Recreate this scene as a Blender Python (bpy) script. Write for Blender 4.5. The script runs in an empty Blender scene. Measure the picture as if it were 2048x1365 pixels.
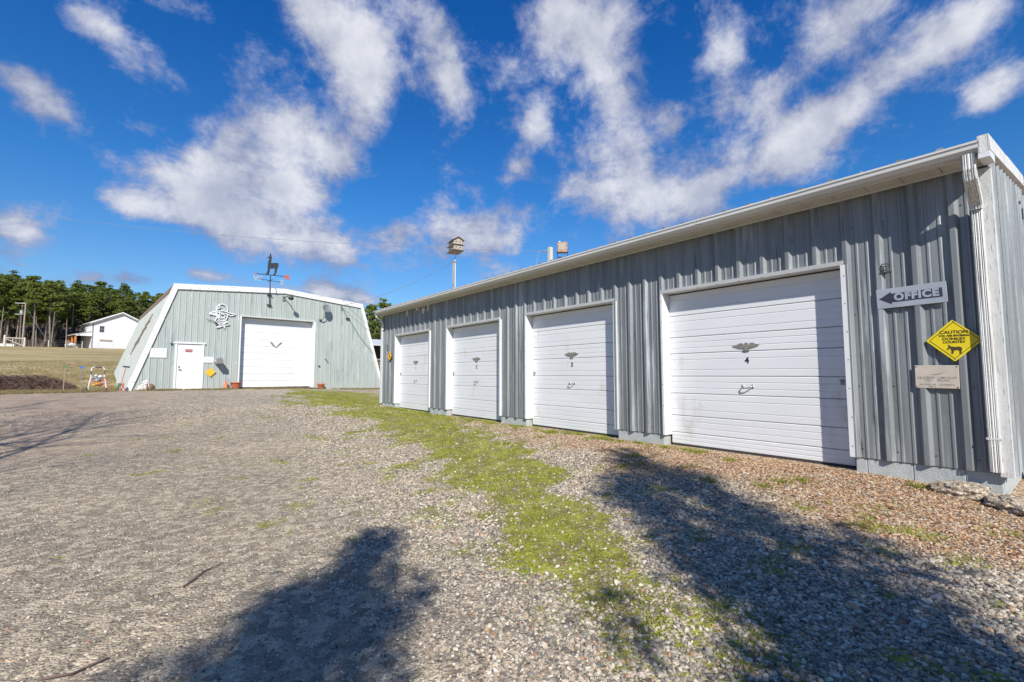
import bpy, bmesh, math, random
import numpy as np
from mathutils import Matrix, Vector
from mathutils.geometry import tessellate_polygon
R = math.radians
random.seed(7); RNG = np.random.default_rng(11)
sc = bpy.context.scene
COL = sc.collection

# ------------------------------------------------------------------ camera
CZ = 1.07
cam_d = bpy.data.cameras.new('camera'); cam = bpy.data.objects.new('camera', cam_d); COL.objects.link(cam)
cam_d.sensor_width = 36; cam_d.lens = 922 / 2048 * 36; cam_d.clip_start = .05; cam_d.clip_end = 3000
cam.location = (0, 0, CZ); cam.rotation_euler = (R(90 + 4.22), 0, -R(38.1)); sc.camera = cam

# ------------------------------------------------------------------ sun, sky, exposure
SUN_AZ, SUN_EL = 209.5, 37.5          # compass style: clockwise from +Y
sun_d = bpy.data.lights.new('sun', 'SUN'); sun = bpy.data.objects.new('sun', sun_d); COL.objects.link(sun)
sun_d.energy = 5.0; sun_d.angle = R(.55); sun_d.color = (1, .95, .87)
sx, sy = math.sin(R(SUN_AZ)) * math.cos(R(SUN_EL)), math.cos(R(SUN_AZ)) * math.cos(R(SUN_EL))
sun.rotation_euler = Vector((sx, sy, math.sin(R(SUN_EL)))).to_track_quat('Z', 'Y').to_euler()
sun.location = (-10, -20, 20)
sc.view_settings.view_transform = 'Standard'; sc.view_settings.look = 'None'
sc.view_settings.exposure = .34; sc.view_settings.gamma = 1; sc.view_settings.use_curve_mapping = False

world = bpy.data.worlds.new('World'); sc.world = world; world.use_nodes = True
wt = world.node_tree; wn = wt.nodes; wl = wt.links; wn.clear()
def WN(t, **k):
    n = wn.new(t)
    for a, b in k.items(): setattr(n, a, b)
    return n
def wmath(op, a, b=None, c=None, clamp=False):
    n = WN('ShaderNodeMath', operation=op, use_clamp=clamp)
    for i, v in enumerate((a, b, c)):
        if v is None: continue
        if hasattr(v, 'links'): wl.new(v, n.inputs[i])
        else: n.inputs[i].default_value = v
    return n.outputs[0]
def wramp(fac, stops, interp='LINEAR'):
    n = WN('ShaderNodeValToRGB'); n.color_ramp.interpolation = interp
    el = n.color_ramp.elements
    while len(el) < len(stops): el.new(.5)
    for e, (p, c) in zip(el, stops): e.position = p; e.color = (*c, 1)
    wl.new(fac, n.inputs[0]); return n.outputs[0]
out = WN('ShaderNodeOutputWorld'); bg = WN('ShaderNodeBackground'); wl.new(bg.outputs[0], out.inputs[0])
sky = WN('ShaderNodeTexSky', sky_type='NISHITA'); sky.sun_disc = False
sky.sun_elevation = R(SUN_EL); sky.sun_rotation = R(SUN_AZ); sky.air_density = 1.0; sky.dust_density = .2; sky.ozone_density = 3.5
tc = WN('ShaderNodeTexCoord'); DIR = tc.outputs['Generated']
sep = WN('ShaderNodeSeparateXYZ'); wl.new(DIR, sep.inputs[0])
# clear blue of a dry winter sky: deeper overhead than the sky model gives
elev = wmath('MAXIMUM', sep.outputs[2], 0.0)
tint = wramp(elev, [(0, (.92, .98, 1.22)), (.14, (.66, .95, 1.16)), (.34, (.30, .86, 1.34)), (.60, (.11, .70, 1.38)), (1, (.1, .62, 1.25))])
skyc = WN('ShaderNodeMixRGB', blend_type='MULTIPLY'); skyc.inputs[0].default_value = 1
wl.new(sky.outputs[0], skyc.inputs[1]); wl.new(tint, skyc.inputs[2])
# clouds: banks of noise at fixed compass directions.  (azimuth, elevation, half width, half height, tilt, weight)
CLOUDS = [
 # azimuth/elevation degrees come from the table below
]
def cdir(px, py):     # bearing of a cloud from its place in the survey picture (camera pose above)
    f = 922.0; p = R(4.22); y = R(38.1)
    F = Vector((math.sin(y) * math.cos(p), math.cos(y) * math.cos(p), math.sin(p)))
    Rt = Vector((math.cos(y), -math.sin(y), 0)); U = Rt.cross(F)
    return (F + Rt * ((px - 1024) / f) + U * ((682.5 - py) / f)).normalized()
BANKS = [(470, 335, 130, 95, -15, 1.1), (600, 390, 60, 50, 0, .8), (560, 250, 60, 70, 10, .8), (400, 400, 80, 50, 0, .8), (600, 480, 200, 48, 6, 1.15), (400, 545, 45, 18, 10, 1.0),
 (700, 90, 110, 110, 40, 1.2), (640, 30, 70, 50, 20, .8), (740, 195, 50, 80, 10, .9), (900, 160, 38, 80, -18, .9), (870, 50, 110, 60, 30, .8),
 (70, 180, 95, 42, 22, .95), (195, 60, 45, 75, -10, .7), (310, 130, 80, 36, 45, .8), (480, 130, 50, 60, 55, .6), (395, 20, 70, 24, 0, .5), (265, 245, 44, 22, 10, .5),
 (1220, 330, 115, 75, 15, 1.2), (1240, 225, 60, 60, 0, .8), (1320, 400, 120, 42, 8, 1.0), (1070, 240, 42, 40, -40, .95), (1035, 335, 34, 32, -20, .8),
 (1340, 238, 32, 36, -20, .8), (1200, 100, 75, 110, 25, .85), (1070, 120, 80, 75, 0, .78), (1120, 20, 90, 40, 0, .7),
 (1760, 165, 290, 55, -33, .95), (1650, 90, 190, 50, -38, .95), (1590, 300, 100, 65, -30, .95), (1500, 220, 85, 55, -38, .75), (1450, 105, 70, 60, -40, .75), (1900, 60, 150, 50, -30, .95), (1990, 175, 100, 40, -28, 1.1), (1420, 370, 70, 34, -30, .85), (1640, 240, 120, 40, -35, .7),
 (950, 465, 100, 42, 5, 1.2), (700, 590, 85, 22, 5, 1.25), (25, 455, 65, 28, 25, .95), (250, 405, 70, 24, 10, .85), (690, 325, 72, 42, 10, .85), (790, 470, 40, 40, 0, .75), (165, 555, 45, 16, 0, .6), (270, 560, 50, 14, 0, .6), (1170, 500, 60, 14, 0, .3)]
bias = None
for (px, py, rx, ry, tilt, w) in BANKS:
    c = cdir(px, py); t = R(tilt)
    a = cdir(px + rx * math.cos(t), py + rx * math.sin(t)) - c
    b = cdir(px - ry * math.sin(t), py + ry * math.cos(t)) - c
    d = WN('ShaderNodeVectorMath', operation='SUBTRACT'); wl.new(DIR, d.inputs[0]); d.inputs[1].default_value = c
    q = []
    for v in (a, b):
        m = WN('ShaderNodeVectorMath', operation='DOT_PRODUCT'); wl.new(d.outputs[0], m.inputs[0]); m.inputs[1].default_value = v / v.length_squared
        q.append(m.outputs['Value'])
    qq = wmath('ADD', wmath('MULTIPLY', q[0], q[0]), wmath('MULTIPLY', q[1], q[1]))
    # the far side of the sphere must not answer: use the along-bearing distance too
    m = WN('ShaderNodeVectorMath', operation='DOT_PRODUCT'); wl.new(d.outputs[0], m.inputs[0]); m.inputs[1].default_value = c
    qq = wmath('MULTIPLY_ADD', wmath('ABSOLUTE', m.outputs['Value']), 4.0, qq)
    g = wmath('POWER', .42, qq)
    bias = wmath('MULTIPLY_ADD', g, w, bias if bias is not None else 0.0)
# general scatter of cloud over the rest of the sky
den = wmath('ADD', elev, .16)
pl = WN('ShaderNodeCombineXYZ'); wl.new(wmath('DIVIDE', sep.outputs[0], den), pl.inputs[0]); wl.new(wmath('DIVIDE', sep.outputs[1], den), pl.inputs[1]); pl.inputs[2].default_value = 3.1
def wnoise(vec, scale, detail, rough, dist=0.0):
    n = WN('ShaderNodeTexNoise'); n.inputs['Scale'].default_value = scale; n.inputs['Detail'].default_value = detail
    n.inputs['Roughness'].default_value = rough; n.inputs['Distortion'].default_value = dist; wl.new(vec, n.inputs['Vector']); return n.outputs[0]
n1 = wnoise(pl.outputs[0], 2.6, 10, .66, .2)
n2 = wnoise(DIR, 8.5, 11, .66, .15)
n3 = wnoise(DIR, 3.0, 3, .5)
# behind the viewer the cover is the plain noise; the banks stand only on their own side of the sky
front = WN('ShaderNodeVectorMath', operation='DOT_PRODUCT'); wl.new(DIR, front.inputs[0]); front.inputs[1].default_value = cdir(1024, 400)
gen = wmath('MULTIPLY', wmath('SUBTRACT', 1.0, wmath('MULTIPLY', wmath('MAXIMUM', wmath('ADD', front.outputs['Value'], -.15), 0.0), 3.0), clamp=True), wmath('MULTIPLY', n3, .7))
fld = wmath('ADD', wmath('ADD', bias, gen), wmath('ADD', wmath('MULTIPLY', wmath('SUBTRACT', n1, .5), 2.1), wmath('MULTIPLY', wmath('SUBTRACT', n2, .5), 2.9)))
cov = WN('ShaderNodeMapRange', interpolation_type='SMOOTHSTEP'); wl.new(fld, cov.inputs[0])
cov.inputs[1].default_value = .22; cov.inputs[2].default_value = .98
thick = WN('ShaderNodeMapRange', interpolation_type='SMOOTHSTEP'); wl.new(fld, thick.inputs[0]); thick.inputs[1].default_value = .5; thick.inputs[2].default_value = 1.45
soft = wnoise(DIR, 7.5, 7, .6)
ccol = wramp(thick.outputs[0], [(0, (.37, .43, .64)), (.45, (.52, .56, .70)), (1, (.78, .80, .86))])
shade = wramp(soft, [(.36, (.60, .63, .72)), (.60, (1.03, 1.02, 1.01))])
cm = WN('ShaderNodeMixRGB', blend_type='MULTIPLY'); cm.inputs[0].default_value = 1; wl.new(ccol, cm.inputs[1]); wl.new(shade, cm.inputs[2])
cs = WN('ShaderNodeMixRGB', blend_type='MULTIPLY'); cs.inputs[0].default_value = 1; wl.new(cm.outputs[0], cs.inputs[1]); cs.inputs[2].default_value = (9.6, 9.6, 9.6, 1)
mix = WN('ShaderNodeMixRGB'); wl.new(wmath('MULTIPLY', cov.outputs[0], .93), mix.inputs[0]); wl.new(skyc.outputs[0], mix.inputs[1]); wl.new(cs.outputs[0], mix.inputs[2])
wl.new(mix.outputs[0], bg.inputs[0]); bg.inputs[1].default_value = .084
world.cycles.sampling_method = 'MANUAL'; world.cycles.sample_map_resolution = 512

# ------------------------------------------------------------------ materials
def M(name, base, base2=None, rough=.6, metal=0., scale=(3, 3, 3), nscale=1., contrast=(.35, .65), bump=0., bscale=40., coord='Object', spots=None, detail=5, spec=.5):
    m = bpy.data.materials.new(name); m.use_nodes = True; t = m.node_tree; n = t.nodes; l = t.links
    b = n['Principled BSDF']; b.inputs['Roughness'].default_value = rough; b.inputs['Metallic'].default_value = metal
    b.inputs['Specular IOR Level'].default_value = spec
    b.inputs['Base Color'].default_value = (*base, 1)
    if base2 or bump or spots:
        c = n.new('ShaderNodeTexCoord'); mp = n.new('ShaderNodeMapping'); mp.inputs['Scale'].default_value = scale; l.new(c.outputs[coord], mp.inputs[0])
    colr = None
    if base2:
        x = n.new('ShaderNodeTexNoise'); x.inputs['Scale'].default_value = nscale; x.inputs['Detail'].default_value = detail; l.new(mp.outputs[0], x.inputs['Vector'])
        r = n.new('ShaderNodeValToRGB'); r.color_ramp.elements[0].position = contrast[0]; r.color_ramp.elements[1].position = contrast[1]
        r.color_ramp.elements[0].color = (*base, 1); r.color_ramp.elements[1].color = (*base2, 1)
        l.new(x.outputs[0], r.inputs[0]); colr = r.outputs[0]
    for (col, sc_, thr, wid, vsc) in (spots or []):
        mp2 = n.new('ShaderNodeMapping'); mp2.inputs['Scale'].default_value = vsc; l.new(c.outputs[coord], mp2.inputs[0]); mp2.inputs['Location'].default_value = (thr * 7, wid * 31, sc_)
        x = n.new('ShaderNodeTexNoise'); x.inputs['Scale'].default_value = sc_; x.inputs['Detail'].default_value = 6; x.inputs['Roughness'].default_value = .65; l.new(mp2.outputs[0], x.inputs['Vector'])
        r = n.new('ShaderNodeMapRange'); r.inputs[1].default_value = thr; r.inputs[2].default_value = thr + wid; l.new(x.outputs[0], r.inputs[0])
        mx = n.new('ShaderNodeMixRGB'); l.new(r.outputs[0], mx.inputs[0]); mx.inputs[2].default_value = (*col, 1)
        if colr: l.new(colr, mx.inputs[1])
        else: mx.inputs[1].default_value = (*base, 1)
        colr = mx.outputs[0]
    if colr: l.new(colr, b.inputs['Base Color'])
    if bump:
        x = n.new('ShaderNodeTexNoise'); x.inputs['Scale'].default_value = bscale; x.inputs['Detail'].default_value = 3; l.new(c.outputs[coord], x.inputs['Vector'])
        bp = n.new('ShaderNodeBump'); bp.inputs['Strength'].default_value = bump; bp.inputs['Distance'].default_value = .01; l.new(x.outputs[0], bp.inputs['Height']); l.new(bp.outputs[0], b.inputs['Normal'])
    return m
MT = {}
MT['galv'] = M('weathered_galvanised_siding', (.165, .180, .187), (.265, .284, .29), .48, .25, (9, 9, .55), 1, (.3, .7), .25, 14,
    spots=[((.42, .455, .465), 2.2, .56, .14, (3, 3, .25)), ((.085, .095, .105), 4, .60, .10, (6, 6, .35)), ((.24, .20, .16), 3, .70, .05, (5, 5, .5))])
MT['green'] = M('pale_green_painted_siding', (.34, .378, .352), (.405, .445, .418), .5, .05, (5, 5, .5), 1, (.3, .7), .15, 10,
    spots=[((.25, .31, .31), 2.0, .56, .14, (2, 2, .35)), ((.62, .66, .64), 2.5, .63, .08, (3, 3, .6))])
MT['green_side'] = M('chalky_green_side_sheet', (.33, .355, .33), (.40, .42, .39), .65, 0, (2, 2, 2), .8, (.3, .7), .15, 10,
    spots=[((.40, .34, .28), 3.0, .66, .04, (1, 1, 1))])
MT['rust'] = M('rusty_peeled_strip', (.12, .08, .06), (.30, .22, .18), .85, 0, (4, 4, 4), 2, (.35, .65), .3, 30)
MT['white'] = M('white_painted_metal', (.72, .73, .74), (.66, .67, .68), .42, 0, (2, 2, 2), 1.2, (.3, .7), .08, 6, spots=[((.48, .46, .42), 5, .70, .08, (1, 1, 1))])
MT['white_peel'] = M('white_trim_with_peeling_flecks', (.72, .72, .71), (.66, .66, .65), .5, 0, (2, 2, 2), 1, (.3, .7), .1, 10, spots=[((.30, .28, .26), 5.5, .60, .03, (1, 1, 3.5))])
MT['door'] = M('white_door_panel', (.72, .73, .74), (.67, .685, .70), .38, 0, (1, 1, 3), 1.1, (.3, .7), .10, 120, spots=[((.56, .55, .52), 2.2, .60, .16, (1, 1, .5)), ((.40, .37, .32), 9, .71, .04, (1, 1, 1))])
MT['stained'] = M('white_trim_streaked_with_grime', (.72, .72, .70), (.62, .62, .59), .55, 0, (30, 30, 2), 1, (.3, .7), .3, 60, spots=[((.20, .19, .17), 3, .53, .07, (34, 34, .25)), ((.42, .38, .32), 7, .64, .05, (10, 10, 3))])
MT['corner'] = M('mottled_corner_trim', (.50, .51, .50), (.66, .66, .64), .6, 0, (10, 10, 1), 1, (.3, .7), .3, 60, spots=[((.22, .21, .18), 4, .60, .05, (25, 25, 1.5)), ((.35, .34, .30), 5, .58, .08, (9, 9, 2))])
MT['gutter'] = M('dull_white_gutter', (.66, .655, .63), (.58, .575, .55), .5, 0, (3, .6, 3), 1.5, (.3, .7), .1, 20, spots=[((.36, .34, .30), 4, .64, .07, (4, .8, 4))])
MT['soffit'] = M('off_white_soffit', (.62, .60, .55), (.54, .52, .47), .6, 0, (3, 3, 3), 1.5, (.3, .7), .05, 20, spots=[((.30, .28, .22), 5, .63, .06, (2, 2, 2))])
MT['block'] = M('painted_concrete_block', (.36, .39, .385), (.46, .48, .47), .85, 0, (4, 4, 4), 1.5, (.3, .7), .5, 60, spots=[((.24, .25, .23), 5, .62, .07, (1, 1, 1))])
MT['mortar'] = M('mortar', (.30, .32, .31), (.42, .43, .41), .9, 0, (5, 5, 5), 2, (.3, .7), .4, 60)
MT['concrete'] = M('pebbly_concrete_sill', (.40, .37, .31), (.52, .48, .40), .9, 0, (8, 8, 8), 2, (.3, .7), .6, 60)
MT['dark'] = M('dark_rubber', (.03, .032, .036), (.05, .05, .055), .7)
MT['black'] = M('black_painted_metal', (.022, .025, .03), (.04, .042, .05), .5, 0, (4, 4, 4), 2)
MT['grey'] = M('mid_grey_metal', (.22, .225, .23), (.30, .30, .31), .45, .4, (5, 5, 5), 2)
MT['chrome'] = M('dull_chrome', (.55, .55, .56), (.42, .42, .43), .3, .9, (8, 8, 8), 2)
MT['bronze'] = M('weathered_bronze', (.20, .18, .15), (.38, .36, .31), .45, .4, (20, 20, 20), 2)
MT['signgrey'] = M('pale_grey_sign_sheet', (.30, .335, .385), (.35, .38, .43), .45, 0, (3, 3, 3), 2)
MT['navy'] = M('faded_navy_ink', (.028, .026, .055), (.04, .04, .07), .6)
MT['yellow'] = M('warning_yellow', (.78, .62, .01), (.72, .56, .01), .4, 0, (3, 3, 3), 2)
MT['orange_y'] = M('faded_amber_yellow', (.80, .46, .02), (.74, .40, .02), .5, 0, (3, 3, 3), 2)
MT['ink'] = M('dark_brown_ink', (.05, .03, .01), (.07, .045, .015), .6)
MT['plate'] = M('beige_metal_plate', (.52, .45, .37), (.60, .53, .45), .45, .1, (5, 5, 5), 2, (.3, .7), .1, 20, spots=[((.42, .36, .30), 6, .62, .05, (1, 1, 1))])
MT['faint'] = M('faded_grey_ink', (.16, .15, .15), (.38, .35, .32), .7, 0, (30, 30, 30), 1.5, (.4, .6))
MT['terra'] = M('terracotta_plastic', (.50, .14, .07), (.42, .11, .055), .6, 0, (5, 5, 5), 2)
MT['cone'] = M('faded_orange_plastic', (.62, .16, .06), (.52, .14, .06), .6, 0, (5, 5, 5), 2)
MT['red'] = M('red_paint', (.42, .035, .03), (.34, .04, .035), .5, 0, (5, 5, 5), 2)
MT['pink'] = M('salmon_red_paint', (.48, .13, .10), (.42, .12, .10), .5, 0, (5, 5, 5), 2)
MT['greenp'] = M('green_paint', (.05, .18, .09), (.06, .14, .08), .5, 0, (5, 5, 5), 2)
MT['blue'] = M('blue_reflector', (.06, .13, .32), (.08, .18, .40), .4, 0, (5, 5, 5), 2)
MT['wood'] = M('weathered_wood', (.26, .22, .17), (.38, .33, .26), .85, 0, (8, 8, 1), 2, (.3, .7), .4, 30)
MT['palewood'] = M('pale_grey_post_wood', (.48, .46, .38), (.60, .57, .48), .85, 0, (12, 12, 1.5), 2, (.3, .7), .4, 30)
MT['cedar'] = M('orange_cedar_post', (.42, .17, .05), (.50, .22, .07), .7, 0, (8, 8, 1), 2)
MT['birdwood'] = M('weathered_birdhouse_board', (.30, .26, .22), (.44, .38, .31), .85, 0, (12, 12, 4), 2, (.3, .7), .3, 30)
MT['lampbrown'] = M('rusty_brown_housing', (.22, .10, .05), (.40, .26, .18), .6, .1, (9, 9, 9), 2)
MT['vinyl'] = M('white_vinyl_siding', (.78, .78, .80), (.74, .74, .76), .5, 0, (1, 1, 1), .6)
MT['shingle'] = M('light_brown_shingle', (.40, .36, .34), (.50, .46, .44), .85, 0, (3, 3, 3), 2)
MT['greyroof'] = M('grey_eave_board', (.20, .20, .22), (.28, .28, .30), .7)
MT['glass'] = M('dark_window_glass', (.05, .06, .07), None, .08)
MT['bark'] = M('pale_pine_bark', (.13, .105, .085), (.27, .23, .19), .9, 0, (3, 3, .8), 3, (.3, .7), .5, 12)
MT['bark2'] = M('brown_bark', (.075, .06, .05), (.14, .115, .095), .9, 0, (6, 6, 1.5), 2, (.3, .7), .6, 20)
MT['twig'] = M('dead_brush_twig', (.075, .045, .038), (.19, .125, .10), .9, 0, (3, 3, 3), 3)
MT['brush'] = M('dead_underbrush', (.085, .06, .045), (.20, .15, .10), .95, 0, (.5, .5, .5), 2)
MT['rock'] = M('pebbly_concrete_chunk', (.22, .165, .11), (.50, .43, .33), .95, 0, (14, 14, 14), 3, (.42, .58), 1.0, 60, spots=[((.07, .05, .035), 16, .60, .04, (3, 3, 3)), ((.58, .53, .45), 22, .62, .04, (3, 3, 3))])
MT['redrock'] = M('red_clay_rock', (.30, .11, .05), (.42, .18, .09), .9, 0, (9, 9, 9), 2, (.3, .7), .6, 40)
MT['stonewhite'] = M('white_cast_stone', (.62, .60, .56), (.42, .40, .37), .85, 0, (9, 9, 9), 2, (.4, .65), .6, 40)
MT['brownbarrel'] = M('brown_barrel', (.14, .07, .04), (.22, .12, .07), .7, 0, (9, 9, 9), 2)
MT['cream'] = M('cream_dried_foam', (.55, .50, .40), (.66, .61, .50), .9, 0, (9, 9, 9), 2, (.3, .7), .6, 60)
MT['wire'] = M('grey_cable', (.20, .22, .26), (.25, .27, .31), .6)
MT['palemetal'] = M('pale_corrugated_roof', (.58, .60, .60), (.66, .68, .68), .5, .2, (3, 3, 3), 1)
MT['log'] = M('stacked_split_wood', (.30, .24, .16), (.46, .38, .26), .9, 0, (5, 5, 5), 2)

def foliage(name, cols, rough=.6):
    m = bpy.data.materials.new(name); m.use_nodes = True; t = m.node_tree; n = t.nodes; l = t.links
    b = n['Principled BSDF']; b.inputs['Roughness'].default_value = rough; b.inputs['Specular IOR Level'].default_value = .25
    g = n.new('ShaderNodeNewGeometry'); o = n.new('ShaderNodeObjectInfo')
    a = n.new('ShaderNodeMath'); a.operation = 'MULTIPLY_ADD'; l.new(o.outputs['Random'], a.inputs[0]); a.inputs[1].default_value = .35
    m2 = n.new('ShaderNodeMath'); m2.operation = 'MULTIPLY'; l.new(g.outputs['Random Per Island'], m2.inputs[0]); m2.inputs[1].default_value = .65; l.new(m2.outputs[0], a.inputs[2])
    r = n.new('ShaderNodeValToRGB'); el = r.color_ramp.elements
    while len(el) < len(cols): el.new(.5)
    for i, c in enumerate(cols): el[i].position = i / (len(cols) - 1); el[i].color = (*c, 1)
    l.new(a.outputs[0], r.inputs[0]); l.new(r.outputs[0], b.inputs['Base Color'])
    tr = n.new('ShaderNodeBsdfTranslucent'); l.new(r.outputs[0], tr.inputs[0]); mx = n.new('ShaderNodeMixShader'); mx.inputs[0].default_value = .25
    l.new(b.outputs[0], mx.inputs[1]); l.new(tr.outputs[0], mx.inputs[2]); l.new(mx.outputs[0], n['Material Output'].inputs[0])
    return m
MT['pine'] = foliage('pine_needles', [(.065, .095, .02), (.115, .155, .028), (.165, .205, .04), (.23, .245, .07)])
MT['cedarleaf'] = foliage('cedar_foliage', [(.02, .04, .015), (.04, .07, .02), (.06, .09, .03)])
MT['grassblade'] = foliage('short_green_grass', [(.13, .11, .03), (.17, .20, .02), (.27, .31, .028), (.40, .38, .07)], .7)
MT['drygrass'] = foliage('dry_winter_grass', [(.20, .15, .08), (.30, .24, .12), (.22, .24, .08)], .8)

# ------------------------------------------------------------------ mesh helpers
class MB:
    def __init__(s, mat=None): s.v = []; s.f = []; s.m = mat or Matrix()
    def add(s, vs, fs):
        o = len(s.v); s.v += [tuple(s.m @ Vector(p)) for p in vs]; s.f += [tuple(i + o for i in f) for f in fs]; return s
    def box(s, x0, x1, y0, y1, z0, z1):
        return s.add([(x0, y0, z0), (x1, y0, z0), (x1, y1, z0), (x0, y1, z0), (x0, y0, z1), (x1, y0, z1), (x1, y1, z1), (x0, y1, z1)],
            [(0, 3, 2, 1), (4, 5, 6, 7), (0, 1, 5, 4), (1, 2, 6, 5), (2, 3, 7, 6), (3, 0, 4, 7)])
    def bev(s, x0, x1, y0, y1, z0, z1, b=.005):   # box with its outer (z1) face chamfered
        return s.add([(x0, y0, z0), (x1, y0, z0), (x1, y1, z0), (x0, y1, z0), (x0, y0, z1 - b), (x1, y0, z1 - b), (x1, y1, z1 - b), (x0, y1, z1 - b),
            (x0 + b, y0 + b, z1), (x1 - b, y0 + b, z1), (x1 - b, y1 - b, z1), (x0 + b, y1 - b, z1)],
            [(0, 3, 2, 1), (0, 1, 5, 4), (1, 2, 6, 5), (2, 3, 7, 6), (3, 0, 4, 7), (4, 5, 9, 8), (5, 6, 10, 9), (6, 7, 11, 10), (7, 4, 8, 11), (8, 9, 10, 11)])
    def plate(s, poly, w0, w1):        # outline in u,v given thickness in w
        n = len(poly); tris = tessellate_polygon([[Vector((p[0], p[1], 0)) for p in poly]])
        vs = [(p[0], p[1], w1) for p in poly] + [(p[0], p[1], w0) for p in poly]; fs = []
        area = sum(poly[i][0] * poly[(i + 1) % n][1] - poly[(i + 1) % n][0] * poly[i][1] for i in range(n))
        for t in tris:
            a, b, c = t; cr = (poly[b][0] - poly[a][0]) * (poly[c][1] - poly[a][1]) - (poly[c][0] - poly[a][0]) * (poly[b][1] - poly[a][1])
            if cr < 0: a, c = c, a
            fs.append((a, b, c)); fs.append((c + n, b + n, a + n))
        for i in range(n):
            j = (i + 1) % n
            fs.append((i, i + n, j + n, j) if area > 0 else (i, j, j + n, i + n))
        return s.add(vs, fs)
    def tube(s, path, r, n=6, caps=True):
        P = [Vector(p) for p in path]; rr = r if isinstance(r, (list, tuple)) else [r] * len(P); vs = []; fs = []
        ref = None
        for i, p in enumerate(P):
            d = (P[min(i + 1, len(P) - 1)] - P[max(i - 1, 0)]).normalized()
            if ref is None: ref = Vector((0, 0, 1)) if abs(d.z) < .9 else Vector((1, 0, 0))
            a = d.cross(ref).normalized(); b = a.cross(d).normalized(); ref = b
            for k in range(n):
                t = 2 * math.pi * k / n; vs.append(tuple(p + (a * math.cos(t) + b * math.sin(t)) * rr[i]))
        for i in range(len(P) - 1):
            for k in range(n):
                k2 = (k + 1) % n; fs.append((i * n + k, i * n + k2, (i + 1) * n + k2, (i + 1) * n + k))
        if caps: fs.append(tuple(reversed(range(n)))); fs.append(tuple((len(P) - 1) * n + k for k in range(n)))
        return s.add(vs, fs)
    def lathe(s, prof, c=(0, 0, 0), n=20):
        vs = []; fs = []
        for (r, z) in prof:
            for k in range(n):
                t = 2 * math.pi * k / n; vs.append((c[0] + r * math.cos(t), c[1] + r * math.sin(t), c[2] + z))
        for i in range(len(prof) - 1):
            for k in range(n):
                k2 = (k + 1) % n; fs.append((i * n + k, i * n + k2, (i + 1) * n + k2, (i + 1) * n + k))
        return s.add(vs, fs)
    def blob(s, c, r, seed=0, sub=2, amp=.18, fr=2.2):
        bm = bmesh.new(); bmesh.ops.create_icosphere(bm, subdivisions=sub, radius=1)
        from mathutils import noise
        vs = []
        for v in bm.verts:
            k = 1 + amp * 2 * noise.noise(v.co * fr + Vector((seed * 3.7, seed * 1.3, 0))) + amp * noise.noise(v.co * fr * 3 + Vector((seed, 0, 9)))
            vs.append((c[0] + v.co.x * r[0] * k, c[1] + v.co.y * r[1] * k, c[2] + v.co.z * r[2] * k))
        fs = [tuple(v.index for v in f.verts) for f in bm.faces]; bm.free(); return s.add(vs, fs)
    def mesh(s, name, mat, smooth=False):
        me = bpy.data.meshes.new(name); me.from_pydata(s.v, [], s.f); me.materials.append(MT[mat] if isinstance(mat, str) else mat)
        if smooth: me.shade_smooth()
        me.update(); return me
    def build(s, name, mat, parent=None, smooth=False):
        return link(name, s.mesh(name, mat, smooth), parent)
def link(name, me, parent=None, loc=None):
    o = bpy.data.objects.new(name, me); COL.objects.link(o)
    if parent: o.parent = parent
    if loc: o.location = loc
    return o
def tag(o, label=None, cat=None, group=None, kind=None):
    if label: o['label'] = label
    if cat: o['category'] = cat
    if group: o['group'] = group
    if kind: o['kind'] = kind
    return o
def thing(name, loc, rz, label, cat, group=None):
    o = bpy.data.objects.new(name, None); COL.objects.link(o); o.location = loc; o.rotation_euler = (0, 0, rz); o.empty_display_size = .2
    return tag(o, label, cat, group)
def copy_tree(o, parent=None):
    c = o.copy(); COL.objects.link(c); c.parent = parent
    for ch in list(o.children): copy_tree(ch, c)
    return c
def text_mesh(txt, size, bold=0., sxs=1., align='CENTER', spacing=1.):
    cu = bpy.data.curves.new('t', 'FONT'); cu.body = txt; cu.size = size; cu.offset = bold; cu.align_x = align; cu.align_y = 'CENTER'; cu.extrude = .0008; cu.space_character = spacing
    ob = bpy.data.objects.new('t', cu); COL.objects.link(ob); dg = bpy.context.evaluated_depsgraph_get(); dg.update()
    me = bpy.data.meshes.new_from_object(ob.evaluated_get(dg)); bpy.data.objects.remove(ob); bpy.data.curves.remove(cu)
    me.transform(Matrix.Diagonal((sxs, 1, 1, 1))); return me
def text(name, txt, size, frame, u, v, w, mat, parent, bold=0., sxs=1., rot=0., spacing=1.):
    me = text_mesh(txt, size, bold, sxs, spacing=spacing); me.transform(frame @ Matrix.Translation((u, v, w)) @ Matrix.Rotation(rot, 4, 'Z')); me.name = name
    me.materials.clear(); me.materials.append(MT[mat]); return link(name, me, parent)

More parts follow.
